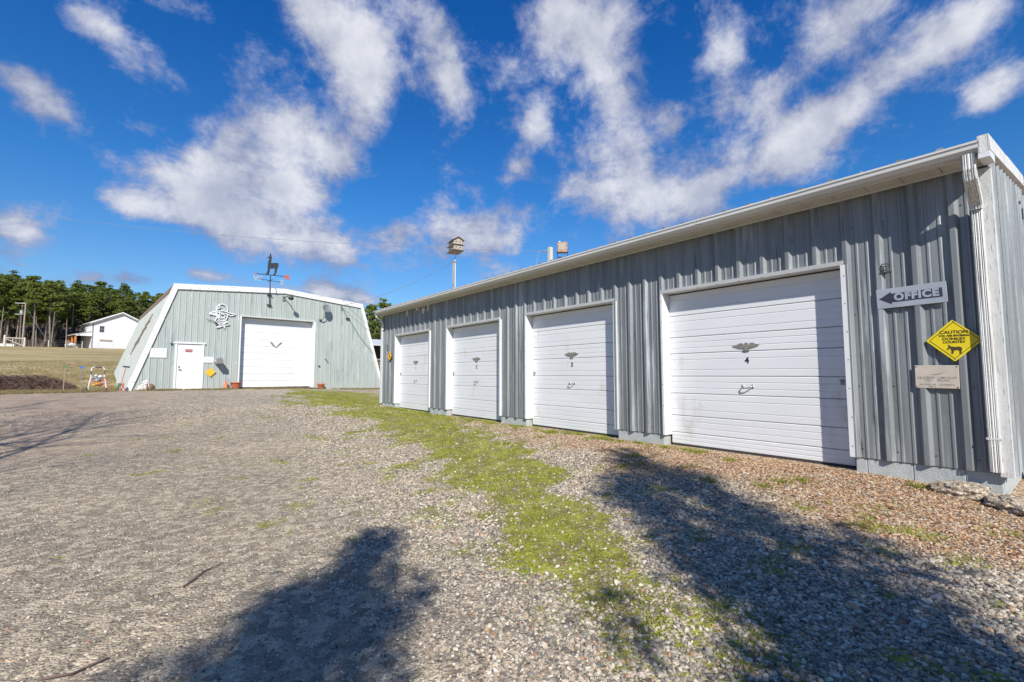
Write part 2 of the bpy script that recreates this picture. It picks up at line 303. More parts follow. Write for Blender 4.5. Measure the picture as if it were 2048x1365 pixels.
# ------------------------------------------------------------------ terrain
def sstep(a, b, x): t = np.clip((x - a) / (b - a), 0, 1); return t * t * (3 - 2 * t)
_lat = RNG.random((256, 256))
def vnoise(x, y):
    xi = np.floor(x).astype(int); yi = np.floor(y).astype(int); fx = x - xi; fy = y - yi; fx = fx * fx * (3 - 2 * fx); fy = fy * fy * (3 - 2 * fy)
    g = lambda a, b: _lat[a % 256, b % 256]
    return (g(xi, yi) * (1 - fx) + g(xi + 1, yi) * fx) * (1 - fy) + (g(xi, yi + 1) * (1 - fx) + g(xi + 1, yi + 1) * fx) * fy
def fbm(x, y, o=4):
    s = 0; a = .5; t = 0
    for i in range(o): s = s + a * vnoise(x * 2 ** i + 17.3 * i, y * 2 ** i + 5.1 * i); t += a; a *= .5
    return s / t
def G(x, y):
    x = np.asarray(x, float); y = np.asarray(y, float)
    near = -.34 * sstep(6.25, .8, x) * (1 - sstep(9, 19, y))
    near = near - .10 * sstep(1.6, .2, y) * sstep(3, 6, x) * (1 - sstep(16, 30, x))
    rise = .42 * sstep(12.5, 23, y) + .064 * np.maximum(0, y - 28) * sstep(26, 34, y) + .13 * np.maximum(0, y - 134) * (1 - .8 * sstep(200, 400, y))
    rise = rise - .12 * sstep(4, 10, x) * sstep(18, 23, y) * (1 - sstep(30, 60, y))
    bump = (fbm(x * .35, y * .35, 3) - .5) * .06 * sstep(6.1, 4.5, x) + (fbm(x * .05 + 9, y * .05, 3) - .5) * .9 * sstep(30, 60, y)
    return near + rise + bump
def poly_dist(x, y, pts):
    d = np.full(np.shape(x), 1e9)
    for (ax, ay), (bx, by) in zip(pts[:-1], pts[1:]):
        vx, vy = bx - ax, by - ay; t = np.clip(((x - ax) * vx + (y - ay) * vy) / (vx * vx + vy * vy), 0, 1)
        d = np.minimum(d, np.hypot(x - ax - t * vx, y - ay - t * vy))
    return d
def masks(x, y):
    n = fbm(x * 1.1, y * 1.1, 5); n2 = fbm(x * 3.5 + 40, y * 3.5, 4); n3 = fbm(x * .5 + 3, y * .5 + 8, 4)
    # mossy strip that runs down the middle of the drive
    cy = [0, 1.0, 2.3, 3.2, 4.5, 6.5, 9.0, 11, 14, 17, 19.5, 23]; cx = [2.2, 2.35, 2.55, 2.95, 3.6, 4.1, 4.65, 5.1, 5.6, 5.9, 6.2, 5.2]; wd = [.25, .40, .48, .52, .58, .66, .85, .80, 1.05, 1.5, 1.2, .1]
    c = np.interp(y, cy, cx); w = np.interp(y, cy, wd)
    d = np.abs(x - c) / w
    moss = np.clip(1.75 - d * 1.15 + (n - .5) * 2.4 + (n2 - .5) * 1.6, 0, 1) * np.interp(y, [-2, .8, 1.8, 2.6, 3.5], [.15, .36, .56, .84, 1.0])
    moss = np.maximum(moss, np.clip((n2 - .56) * 7, 0, 1) * .55 * sstep(2.6, .7, np.abs(x - 3.4)) * (y < 9))
    moss = np.maximum(moss, np.clip((fbm(x * 2.2 + 60, y * 2.2, 4) - .64) * 8, 0, 1) * .30 * sstep(-2, .5, x) * sstep(3, 5, y) * (1 - sstep(13, 17, y)))
    edge = sstep(5.5, 6.1, x) * sstep(3.2, 5.0, y) * np.clip((n2 - .42) * 6, 0, 1) * (y < 15.4)
    moss = np.maximum(moss, edge * .8)
    rust = sstep(-.35, .55, (x - np.interp(y, [-3, 0, 2, 4, 6, 9, 12, 14], [3.6, 4.1, 4.5, 4.8, 4.95, 5.3, 6.0, 7.5])) + (n - .5) * 1.6) * (y < 14)
    rust = rust * (.55 + .45 * sstep(7.5, 3.0, y))
    # compacted fine surface on the left half of the drive
    comp = sstep(1.9, .2, x - .12 * y + (n3 - .5) * 2.2) * (1 - .5 * sstep(9, 15, y)) + .6 * np.clip((n3 - .5) * 5, 0, 1) * (x < 3)
    comp = np.clip(comp, 0, 1)
    grass = sstep(24.1, 24.6, y + (n2 - .5) * .9 + .08 * x) * 1.0
    grass = np.maximum(grass, sstep(22.8, 24.0, y + (n - .5) * 2.0 + .03 * x) * .8)
    left = sstep(-1.8, -3.2, x - (y - 14) * .02 + (n3 - .5) * 3)
    grass = np.maximum(grass, left * sstep(25.5, 27.5, y))
    dirt = np.clip(sstep(1.6, -1.2, x + (n3 - .5) * 3) * sstep(9, 13, y) * (1 - sstep(24.5, 27, y)), 0, 1)
    dirt = np.maximum(dirt, sstep(-4.5, -2.5, x) * sstep(-.4, -1.4, x) * sstep(26, 27, y) * (1 - sstep(31, 33, y)))
    return moss, rust, comp, grass, dirt
def axis(fine0, fine1, step, lo, hi, gr):
    a = list(np.arange(fine0, fine1, step)); s = step; v = a[-1]
    while v < hi: s *= gr; v += s; a.append(v)
    s = step; v = a[0]; pre = []
    while v > lo: s *= gr; v -= s; pre.append(v)
    return np.array(pre[::-1] + a)
xs = axis(-8, 12.5, .085, -420, 420, 1.09); ys = axis(-3, 26, .085, -160, 520, 1.08)
XX, YY = np.meshgrid(xs, ys, indexing='ij'); ZZ = G(XX, YY)
nx, ny = XX.shape
me = bpy.data.meshes.new('ground'); idx = np.arange(nx * ny).reshape(nx, ny)
quads = np.stack([idx[:-1, :-1], idx[1:, :-1], idx[1:, 1:], idx[:-1, 1:]], -1).reshape(-1, 4)
me.vertices.add(nx * ny); me.vertices.foreach_set('co', np.stack([XX, YY, ZZ], -1).reshape(-1).astype(np.float32))
me.loops.add(quads.size); me.loops.foreach_set('vertex_index', quads.reshape(-1).astype(np.int32))
me.polygons.add(len(quads)); me.polygons.foreach_set('loop_start', np.arange(0, quads.size, 4, dtype=np.int32)); me.polygons.foreach_set('loop_total', np.full(len(quads), 4, np.int32))
me.update(); me.validate(); me.shade_smooth()
for nm, arr in zip(('moss', 'rust', 'comp', 'grass', 'dirt'), masks(XX, YY)):
    at = me.attributes.new(nm, 'FLOAT', 'POINT'); at.data.foreach_set('value', arr.reshape(-1).astype(np.float32))
ground = link('ground', me); tag(ground, kind='structure')

gm = bpy.data.materials.new('gravel_drive_and_field'); gm.use_nodes = True; t = gm.node_tree; n = t.nodes; l = t.links
def N(ty, **k):
    x = n.new(ty)
    for a, b in k.items(): setattr(x, a, b)
    return x
def att(nm): a = N('ShaderNodeAttribute', attribute_name=nm); return a.outputs['Fac']
def ramp(fac, stops, interp='LINEAR'):
    r = N('ShaderNodeValToRGB'); r.color_ramp.interpolation = interp; el = r.color_ramp.elements
    while len(el) < len(stops): el.new(.5)
    for e, (p, c) in zip(el, stops): e.position = p; e.color = (*c, 1)
    l.new(fac, r.inputs[0]); return r.outputs[0]
def mixc(f, a, b, mode='MIX'):
    x = N('ShaderNodeMixRGB', blend_type=mode)
    for i, v in enumerate((f, a, b)):
        if hasattr(v, 'links'): l.new(v, x.inputs[i])
        elif isinstance(v, tuple): x.inputs[i].default_value = (*v, 1)
        else: x.inputs[i].default_value = v
    return x.outputs[0]
def mth(op, a, b=0., clamp=False):
    x = N('ShaderNodeMath', operation=op, use_clamp=clamp)
    for i, v in enumerate((a, b)):
        if hasattr(v, 'links'): l.new(v, x.inputs[i])
        else: x.inputs[i].default_value = v
    return x.outputs[0]
geo = N('ShaderNodeNewGeometry'); POS = geo.outputs['Position']
def noise(scale, detail=5, rough=.55, vec=None):
    x = N('ShaderNodeTexNoise'); x.inputs['Scale'].default_value = scale; x.inputs['Detail'].default_value = detail; x.inputs['Roughness'].default_value = rough; l.new(vec or POS, x.inputs['Vector']); return x.outputs[0]
def voro(scale, out='Color', feat='F1'):
    x = N('ShaderNodeTexVoronoi', feature=feat); x.inputs['Scale'].default_value = scale; l.new(POS, x.inputs['Vector']); return x.outputs[out]
sepc = N('ShaderNodeSeparateColor'); l.new(voro(46), sepc.inputs[0]); s1 = sepc.outputs[0]
sepd = N('ShaderNodeSeparateColor'); l.new(voro(95), sepd.inputs[0]); s2 = sepd.outputs[0]
sepe = N('ShaderNodeSeparateColor'); l.new(voro(17), sepe.inputs[0]); s3 = sepe.outputs[0]
STONE = [(0, (.10, .092, .08)), (.22, (.20, .185, .155)), (.45, (.30, .272, .225)), (.62, (.36, .325, .27)), (.8, (.44, .405, .345)), (.93, (.56, .525, .47)), (1, (.36, .24, .15))]
stone = ramp(s1, STONE); fine = ramp(s2, [(0, (.19, .17, .14)), (.4, (.27, .243, .20)), (.75, (.33, .30, .25)), (1, (.44, .405, .35))])
coarse = ramp(s3, [(0, (.55, .55, .55)), (.5, (.95, .94, .92)), (1, (1.75, 1.72, 1.66))])
fine = mixc(.5, fine, (.30, .262, .208))
base = mixc(1., mixc(att('comp'), stone, fine), (1.16, 1.12, 1.04), 'MULTIPLY')
patch = ramp(noise(.55, 6), [(.3, (.80, .80, .82)), (.7, (1.14, 1.10, 1.04))]); base = mixc(1., base, patch, 'MULTIPLY'); base = mixc(.75, base, mixc(1., base, coarse, 'MULTIPLY'))
rustc = ramp(s1, [(0, (.10, .055, .03)), (.3, (.28, .16, .085)), (.55, (.44, .28, .15)), (.8, (.56, .42, .27)), (1, (.62, .54, .44))])
base = mixc(mth('MULTIPLY', att('rust'), ramp(noise(1.4, 5), [(.25, (.55,) * 3), (.6, (1,) * 3)])), base, rustc)
dirtc = ramp(noise(2.2, 8, .7), [(.3, (.20, .14, .095)), (.5, (.38, .275, .19)), (.72, (.50, .375, .27))])
dirtc = mixc(.22, dirtc, stone)
base = mixc(mth('MULTIPLY', att('dirt'), ramp(noise(.8, 6), [(.3, (.4,) * 3), (.55, (1,) * 3)])), base, dirtc)
mossc = ramp(noise(5.5, 7, .65), [(.30, (.12, .085, .03)), (.42, (.19, .175, .035)), (.54, (.27, .285, .03)), (.70, (.41, .40, .06))])
mosscut = mth('MULTIPLY', mth('SUBTRACT', mth('ADD', att('moss'), mth('MULTIPLY', mth('SUBTRACT', noise(16, 6, .7), .5), 2.0)), .20), 2.8, True)
mossc = mixc(ramp(noise(2.4, 7, .72), [(.50, (0, 0, 0)), (.64, (.75, .75, .75))]), mossc, (.17, .13, .06))
mosscut = mth('MULTIPLY', mosscut, ramp(noise(30, 4, .65), [(.36, (.5,) * 3), (.48, (1,) * 3)]))
base = mixc(mosscut, base, mossc)
# field: short dormant grass, in broad streaks and worn tan bands
mp = N('ShaderNodeMapping'); mp.inputs['Scale'].default_value = (.06, .22, .2); mp.inputs['Rotation'].default_value = (0, 0, R(4)); l.new(POS, mp.inputs[0])
fld1 = ramp(noise(1.0, 8, .62, mp.outputs[0]), [(.3, (.25, .20, .095)), (.45, (.35, .28, .14)), (.56, (.43, .34, .19)), (.7, (.55, .43, .27))])
fld2 = ramp(noise(1.6, 8, .75), [(.3, (.62, .66, .54)), (.7, (1.2, 1.15, 1.08))])
field = mixc(1., fld1, fld2, 'MULTIPLY')
litter = ramp(noise(.9, 8, .7), [(.3, (.045, .03, .02)), (.6, (.10, .07, .05)), (.8, (.17, .12, .08))])
sp = N('ShaderNodeSeparateXYZ'); l.new(POS, sp.inputs[0])
wood = N('ShaderNodeMapRange'); l.new(mth('ADD', sp.outputs[1], mth('MULTIPLY', noise(.15, 3), 14.)), wood.inputs[0]); wood.inputs[1].default_value = 131; wood.inputs[2].default_value = 136
field = mixc(wood.outputs[0], field, litter)
base = mixc(att('grass'), base, field)
b = n['Principled BSDF']; l.new(base, b.inputs['Base Color']); b.inputs['Roughness'].default_value = .9; b.inputs['Specular IOR Level'].default_value = .3
h = mth('ADD', mth('MULTIPLY', voro(46, 'Distance'), -1.2), mth('ADD', mth('MULTIPLY', voro(95, 'Distance'), -.5), mth('MULTIPLY', noise(60, 4), .8)))
bp = N('ShaderNodeBump'); bp.inputs['Strength'].default_value = .7; bp.inputs['Distance'].default_value = .014; l.new(h, bp.inputs['Height']); l.new(bp.outputs[0], b.inputs['Normal'])
ground.data.materials.append(gm)

# loose stones: one mesh of points, a pebble stood on each
def points_polar(count, r0, r1, p):
    az = R(38.1) + (RNG.random(count) * 2 - 1) * R(54); q = RNG.random(count)
    r = (r0 ** p + q * (r1 ** p - r0 ** p)) ** (1 / p); return r * np.sin(az), r * np.cos(az), r
x, y, r = points_polar(430000, 1.5, 17, .72)
mo, ru, co, gr, di = masks(x, y)
keep = ~((x > 6.17) & (y > .45)) & (y > -1.2)
pr = (1 - .72 * co) * (1 - .92 * np.clip(mo * 1.4, 0, 1)) * (1 - .5 * di)
keep &= RNG.random(len(x)) < pr
x, y, r, mo, ru, co = [a[keep] for a in (x, y, r, mo, ru, co)]
size = (.0042 + .0090 * RNG.random(len(x)) ** 2.4) * (1 - .45 * co) * (1 + .03 * r) * (1 - .22 * ru)
big = RNG.random(len(x)) < .012; size[big] *= 1.7
z = G(x, y) + size * .25
me = bpy.data.meshes.new('gravel'); me.vertices.add(len(x)); me.vertices.foreach_set('co', np.stack([x, y, z], -1).reshape(-1).astype(np.float32))
for nm, arr in (('size', size), ('rustiness', np.clip(ru + (RNG.random(len(x)) - .5) * .5, 0, 1) * (RNG.random(len(x)) < .8))):
    at = me.attributes.new(nm, 'FLOAT', 'POINT'); at.data.foreach_set('value', arr.astype(np.float32))
gravel = link('gravel', me); tag(gravel, kind='stuff')
pm = bpy.data.materials.new('pebble'); pm.use_nodes = True; t = pm.node_tree; n = t.nodes; l = t.links
oi = N('ShaderNodeObjectInfo'); a = N('ShaderNodeAttribute', attribute_name='rustiness', attribute_type='INSTANCER')
g1 = ramp(oi.outputs['Random'], [(0, (.09, .085, .08)), (.2, (.17, .16, .145)), (.45, (.275, .255, .22)), (.62, (.35, .31, .25)), (.8, (.43, .39, .33)), (.92, (.56, .53, .475)), (.96, (.38, .25, .16)), (1, (.28, .15, .10))])
g2 = ramp(oi.outputs['Random'], [(0, (.08, .04, .022)), (.25, (.19, .095, .05)), (.5, (.31, .17, .085)), (.75, (.41, .27, .15)), (.9, (.50, .40, .29)), (1, (.28, .26, .23))])
l.new(mixc(1., mixc(a.outputs['Fac'], g1, g2), (1.10, 1.06, .99), 'MULTIPLY'), n['Principled BSDF'].inputs['Base Color']); n['Principled BSDF'].inputs['Roughness'].default_value = .75; n['Principled BSDF'].inputs['Specular IOR Level'].default_value = .3
ng = bpy.data.node_groups.new('scatter_pebbles', 'GeometryNodeTree')
ng.interface.new_socket('Geometry', in_out='INPUT', socket_type='NodeSocketGeometry'); ng.interface.new_socket('Geometry', in_out='OUTPUT', socket_type='NodeSocketGeometry')
n = ng.nodes; l = ng.links; gi = N('NodeGroupInput'); go = N('NodeGroupOutput'); g2i = N('GeometryNodeGeometryToInstance')
for k in range(4):
    ico = N('GeometryNodeMeshIcoSphere'); ico.inputs['Radius'].default_value = 1; ico.inputs['Subdivisions'].default_value = 2
    nz = N('ShaderNodeTexNoise', noise_dimensions='4D'); nz.inputs['W'].default_value = k * 5.3; nz.inputs['Scale'].default_value = .9; nz.inputs['Detail'].default_value = 1.5
    vs = N('ShaderNodeVectorMath', operation='SUBTRACT'); l.new(nz.outputs['Color'], vs.inputs[0]); vs.inputs[1].default_value = (.5, .5, .5)
    vm = N('ShaderNodeVectorMath', operation='MULTIPLY'); l.new(vs.outputs[0], vm.inputs[0]); vm.inputs[1].default_value = (2.0, 2.0, 2.0)
    spn = N('GeometryNodeSetPosition'); l.new(ico.outputs[0], spn.inputs[0]); l.new(vm.outputs[0], spn.inputs['Offset'])
    tr = N('GeometryNodeTransform'); l.new(spn.outputs[0], tr.inputs[0]); tr.inputs['Scale'].default_value = (1.15, .85, .62)
    sm = N('GeometryNodeSetMaterial'); l.new(tr.outputs[0], sm.inputs[0]); sm.inputs['Material'].default_value = pm
    l.new(sm.outputs[0], g2i.inputs[0])
iop = N('GeometryNodeInstanceOnPoints'); l.new(gi.outputs[0], iop.inputs['Points']); l.new(g2i.outputs[0], iop.inputs['Instance']); iop.inputs['Pick Instance'].default_value = True
rv = N('FunctionNodeRandomValue', data_type='INT'); rv.inputs['Max'].default_value = 3; rv.inputs[4].default_value = 0; rv.inputs[5].default_value = 3; l.new(rv.outputs[2], iop.inputs['Instance Index'])
rr = N('FunctionNodeRandomValue', data_type='FLOAT_VECTOR'); rr.inputs[0].default_value = (-.5, -.5, 0); rr.inputs[1].default_value = (.5, .5, 6.283); l.new(rr.outputs[0], iop.inputs['Rotation'])
na = N('GeometryNodeInputNamedAttribute', data_type='FLOAT'); na.inputs['Name'].default_value = 'size'; l.new(na.outputs[0], iop.inputs['Scale'])
l.new(iop.outputs[0], go.inputs[0])
md = gravel.modifiers.new('scatter', 'NODES'); md.node_group = ng

# short grass and moss tufts, every blade a small leaf
def blades(name, x, y, hgt, wid, mat, lean=.6):
    k = len(x); z = G(x, y) - .003; a = RNG.random(k) * 6.283; dx, dy = np.cos(a) * wid, np.sin(a) * wid
    lx, ly = (RNG.random(k) - .5) * 2 * hgt * lean, (RNG.random(k) - .5) * 2 * hgt * lean
    v = np.stack([np.stack([x - dx, y - dy, z], -1), np.stack([x + dx, y + dy, z], -1), np.stack([x + lx, y + ly, z + hgt], -1)], 1)
    me = bpy.data.meshes.new(name); me.vertices.add(3 * k); me.vertices.foreach_set('co', v.reshape(-1).astype(np.float32))
    me.loops.add(3 * k); me.loops.foreach_set('vertex_index', np.arange(3 * k, dtype=np.int32)); me.polygons.add(k)
    me.polygons.foreach_set('loop_start', np.arange(0, 3 * k, 3, dtype=np.int32)); me.polygons.foreach_set('loop_total', np.full(k, 3, np.int32)); me.update(); me.validate()
    me.materials.append(MT[mat]); o = link(name, me); tag(o, kind='stuff'); return o
x, y, r = points_polar(620000, 1.6, 21, 1.0)
mo = masks(x, y)[0]; tuft = fbm(x * 9, y * 9, 3)
k = (RNG.random(len(x)) < np.clip(mo * 1.5 - .25 + (tuft - .53) * 5 + (fbm(x * 2.3, y * 2.3, 3) - .5) * 4.5, 0, 1) * (mo > .12)) & ~((x > 6.2) & (y > .5))
x, y, r = x[k], y[k], r[k]
hb = (.007 + .020 * RNG.random(len(x)) ** 1.6) * (1 + .03 * r); wb = (.0022 + .0022 * RNG.random(len(x))) * (1 + .16 * r)
brown = RNG.random(len(x)) < np.clip((fbm(x * 2.9 + 30, y * 2.9 + 7, 4) - .50) * 8, .04, .85)
blades('grass', x[~brown], y[~brown], hb[~brown], wb[~brown], 'grassblade')
blades('dead_grass', x[brown][::2], y[brown][::2], hb[brown][::2] * .8, wb[brown][::2], 'drygrass')
# weeds along the footing of the green building and dry grass of the field edge
q = 26000; x = -4 + RNG.random(q) * 15; y = 23.7 + .087 * x * 1.0 + RNG.random(q) ** 1.5 * 1.0 - .55; y = np.where(x > -.6, np.minimum(y, 24.40 + .087 * (x + .75)), y)
x2 = -12 + RNG.random(60000) * 12; y2 = 26 + RNG.random(60000) ** 1.6 * 26
x = np.concatenate([x, x2]); y = np.concatenate([y, y2]); kk = fbm(x * 1.5, y * 1.5, 3) > np.where(y > 25.5, .40, .46); x, y = x[kk], y[kk]
blades('dry_grass', x, y, .03 + .07 * RNG.random(len(x)), np.full(len(x), .012), 'drygrass')

MT['leaf'] = foliage('dead_leaf', [(.13, .06, .03), (.24, .12, .06), (.34, .20, .11)], .8)
q = 2600; y = .2 + RNG.random(q) ** 1.2 * 14; x = 6.15 - RNG.random(q) ** 2.2 * 2.4; kk = ((x < 6.18) & (fbm(x * 2, y * 2, 3) > .42)); x, y = x[kk], y[kk]
blades('leaf_litter', x, y, .006 + .012 * RNG.random(len(x)), .010 + .012 * RNG.random(len(x)), 'leaf', 1.4)
q = 5200; cl_ = RNG.random((46, 2)); ci = RNG.integers(0, 46, q); y = .7 + cl_[ci, 0] * 13.5 + RNG.normal(0, .055, q); x = 6.10 - cl_[ci, 1] ** 3 * 1.6 + RNG.normal(0, .04, q); kk = x < 6.17; x, y = x[kk], y[kk]
blades('weeds', x, y, .015 + .05 * RNG.random(len(x)), np.full(len(x), .004), 'grassblade', .8)

# ------------------------------------------------------------------ ribbed siding
def siding(frame, u0, u1, zb, zt, holes, period, prof, sheet, name, mat, parent, phase=0.):
    """ribbed wall sheets in frame coordinates (u across, v up, w out); one object per sheet"""
    pts = []
    k0 = int(math.floor((u0 - phase) / period)) - 1; k1 = int(math.ceil((u1 - phase) / period)) + 1
    for k in range(k0, k1):
        for (du, h) in prof: pts.append((phase + k * period + du, h))
    cuts = sorted({u0, u1} | {h[0] for h in holes} | {h[1] for h in holes})
    us = [p[0] for p in pts]; hs = [p[1] for p in pts]
    H = lambda u: float(np.interp(u, us, hs))
    s0 = phase + math.floor((u0 - phase) / sheet) * sheet; s = s0; i = 0
    while s < u1:
        a, bb = max(s, u0), min(s + sheet, u1); s += sheet
        if bb - a < .01: continue
        ul = sorted({a, bb} | {u for u in us if a < u < bb} | {c for c in cuts if a < c < bb})
        mb = MB(frame); lap = .0012 * (i % 2); i += 1
        for p, q in zip(ul[:-1], ul[1:]):
            m = (p + q) / 2; segs = [(zb(p), zb(q), zt(p), zt(q))]
            for (h0, h1, v0, v1) in holes:
                if h0 <= m <= h1: segs = ([(zb(p), zb(q), v0, v0)] if v0 > zb(m) + .01 else []) + [(v1, v1, zt(p), zt(q))]
            for (pb, qb, pt, qt) in segs:
                if max(pt - pb, qt - qb) < .01: continue
                mb.add([(p, pb, H(p) + lap), (q, qb, H(q) + lap), (q, max(qt, qb), H(q) + lap), (p, max(pt, pb), H(p) + lap)], [(0, 1, 2, 3)])
        if mb.f: mb.build(name, mat, parent)

# ================================================================== SHED
X0, Y0, Y1 = 6.25, .56, 15.20
shed = thing('garage_building', (X0, Y0, 0), 0, 'long low grey ribbed-metal garage building with four white roll-up doors', 'garage')
SF = Matrix(((0, 0, -1, 0), (-1, 0, 0, 0), (0, 1, 0, 0), (0, 0, 0, 1)))       # u = -(Y-Y0), v = z, w = out of the wall
U = lambda Y: -(Y - Y0)
TOP = 3.15; BOT = .16
doors = [(11.78, 14.06, 1), (8.42, 10.755, 2), (5.115, 7.455, 3), (1.79, 4.15, 4)]
HEAD = 2.335
holes = [(U(b), U(a), 0, HEAD) for a, b, _ in doors]
PR = [(-.052, 0), (-.021, .037), (.019, .037), (.050, 0), (.088, 0), (.097, .007), (.113, .007), (.122, 0), (.183, 0), (.192, .007), (.208, .007), (.217, 0)]
phase = U(.83)
siding(SF, U(Y1), U(Y0), lambda u: BOT, lambda u: TOP, holes, .3036, PR, .9108, 'siding_panel', 'galv', shed, phase)
sc_ = MB(SF)
for v_ in (.26, .95, 1.75, 2.75):
    for k_ in range(48):
        u_ = U(.83) - k_ * .3036 + .065
        if any(h[0] - .1 < u_ < h[1] + .1 and v_ < h[3] + .1 for h in holes): continue
        sc_.add([(u_ - .006, v_ - .006, .0005), (u_ + .006, v_ - .006, .0005), (u_ + .006, v_ + .006, .0005), (u_ - .006, v_ + .006, .0005), (u_ - .004, v_ - .004, .006), (u_ + .004, v_ - .004, .006), (u_ + .004, v_ + .004, .006), (u_ - .004, v_ + .004, .006)], [(0, 1, 5, 4), (1, 2, 6, 5), (2, 3, 7, 6), (3, 0, 4, 7), (4, 5, 6, 7)])
tag(sc_.build('siding_screws', 'dark', shed), kind='stuff')
# wall core behind the sheets
mb = MB(SF); prev = U(Y1) + .01
for a, b_, _ in doors: mb.box(prev, U(b_) - .001, .19, TOP, -.10, -.004); prev = U(a) + .001
mb.box(prev, U(Y0) - .01, .19, TOP, -.10, -.004)
for a, b_, _ in doors: mb.box(U(b_), U(a), HEAD + .03, TOP, -.10, -.004)
mb.build('wall', 'galv', shed)
# block footing: each block its own piece, joints recessed
MB(SF).box(U(Y1) + .07, U(Y0) - .07, -.5, -.02, -.30, -.018).box(U(Y1) + .06, U(14.09), -.05, .158, -.3, -.017).box(U(11.74), U(10.79), -.05, .158, -.3, -.017).box(U(8.38), U(7.49), -.05, .158, -.3, -.017).box(U(5.08), U(4.19), -.05, .158, -.3, -.017).box(U(1.75), U(Y0) - .07, -.05, .158, -.3, -.017).build('footing', 'mortar', shed)
def blocks(u0, u1, v0, v1, first=.0):
    u = u1; k = 0
    while u > u0 + .02:
        w_ = first if (k == 0 and first) else .39; a = max(u - w_, u0); j = .004
        MB(SF).bev(a + j, u - j, v0 + j, v1 - .002, -.10, -.010 + .002 * (k % 2), .003).build('concrete_block', 'block', shed); u = a; k += 1
blocks(U(1.75), U(Y0) - .055, -.045, .158, .25); blocks(U(5.08), U(4.19), -.045, .158); blocks(U(8.38), U(7.49), -.045, .158); blocks(U(11.74), U(10.79), -.045, .158); blocks(U(Y1) + .05, U(14.09), -.045, .158)
blocks(U(2.9), U(Y0) - .055, -.25, -.047, .39)
for k in range(15):      # end wall blocks, turned round the corner
    for v0, v1, o in ((-.25, -.047, .2), (-.045, .158, 0)):
        x_ = .062 + k * .39 + o
        MB().box(x_ + .004, x_ + .386, .055 - .0, .12, v0 + .004, v1 - .003).build('concrete_block', 'block', shed)
MB().box(.03, 5.95, .07, .3, -.5, .159).build('footing', 'mortar', shed)
# doors
def emblem_mesh(kind=0):
    L = [(0, .045), (-.012, .052), (-.022, .040), (-.018, .026), (-.03, .018), (-.05, .046), (-.085, .046), (-.12, .030), (-.165, .018), (-.178, .030), (-.165, .008), (-.13, -.002), (-.115, -.012), (-.10, -.008), (-.08, -.022), (-.06, -.016), (-.035, -.026), (-.022, -.022), (-.036, -.046), (-.045, -.062), (-.02, -.066), (0, -.072)]
    return L + [(-x_, z_) for x_, z_ in reversed(L[1:-1])]
SECT = [0, .20, .455, .79, 1.05, 1.395, 1.645, 1.98, 2.32]
def garage_door(frame, u0, u1, zs, dw, parent, emb=True, num=None, lock_side=None, sectors=SECT, z_off=0., handle=True, mt='door', es=1., mould=True):
    d = MB(frame).box(u0 - .04, u1 + .04, zs[0] + .012, zs[1] + .05, dw - .09, dw - .034).box(u0 + .01, u1 - .01, zs[0] - .008, zs[0] + .03, dw - .033, dw - .008).build('garage_door', 'dark', parent)
    for k in range(len(sectors) - 1):
        a, b2 = zs[0] + sectors[k] + .028 * (k == 0), zs[0] + sectors[k + 1]
        m = MB(frame); hgt = b2 - a
        # section profile: chamfered joints and two shallow pressed lines
        pr = [(a + .003, -.030), (a + .003, -.008), (a + .011, 0)]
        if hgt > .15 and mould:
            for q in ((.33, .67) if hgt < .3 else (.28, .72)):
                c = a + hgt * q; pr += [(c - .007, 0), (c - .003, -.0045), (c + .003, -.0045), (c + .007, 0)]
        pr += [(b2 - .011, 0), (b2 - .003, -.008), (b2 - .003, -.030)]
        vs = [(u, v, dw + w) for v, w in pr for u in (u0 + .003, u1 - .003)]
        m.add(vs, [(2 * i, 2 * i + 1, 2 * i + 3, 2 * i + 2) for i in range(len(pr) - 1)]); m.build('door_panel', mt, d)
    c = (u0 + u1) / 2
    if emb:
        f2 = frame @ Matrix.Translation((c, zs[0] + 1.46, dw)); MB(f2).plate([(a_ * es, b_ * es) for a_, b_ in emblem_mesh()], .004, .014).build('eagle_emblem', 'bronze', d)
    if num: text('door_number', num, .115, frame, c, zs[0] + 1.268, dw + .004, 'black', d, .003)
    if handle:
        f2 = frame @ Matrix.Translation((c - .0, zs[0] + .915, dw))
        MB(f2).box(-.078, -.052, -.022, .022, 0, .008).box(.052, .078, -.022, .022, 0, .008).tube([(-.065, 0, .004), (-.062, -.012, .035), (-.03, -.024, .048), (.02, -.02, .046), (.058, -.004, .034), (.065, .0, .004)], .008, 6).build('handle', 'chrome', d, True)
    if lock_side is not None:
        f2 = frame @ Matrix.Translation((u1 - .085 if lock_side > 0 else u0 + .07, zs[0] + 1.0 if lock_side > 0 else zs[0] + 1.12, dw))
        MB(f2).box(-.03, .03, -.008, .012, 0, .012).box(-.02, .012, -.045, .002, .006, .022).tube([(-.012, 0, .014), (-.012, .02, .014), (.006, .02, .014), (.006, 0, .014)], .004, 5).build('lock', 'grey', d)
    return d
screw = MB().lathe([(.0, .004), (.006, .0035), (.007, 0)], n=8).mesh('screw', 'grey')
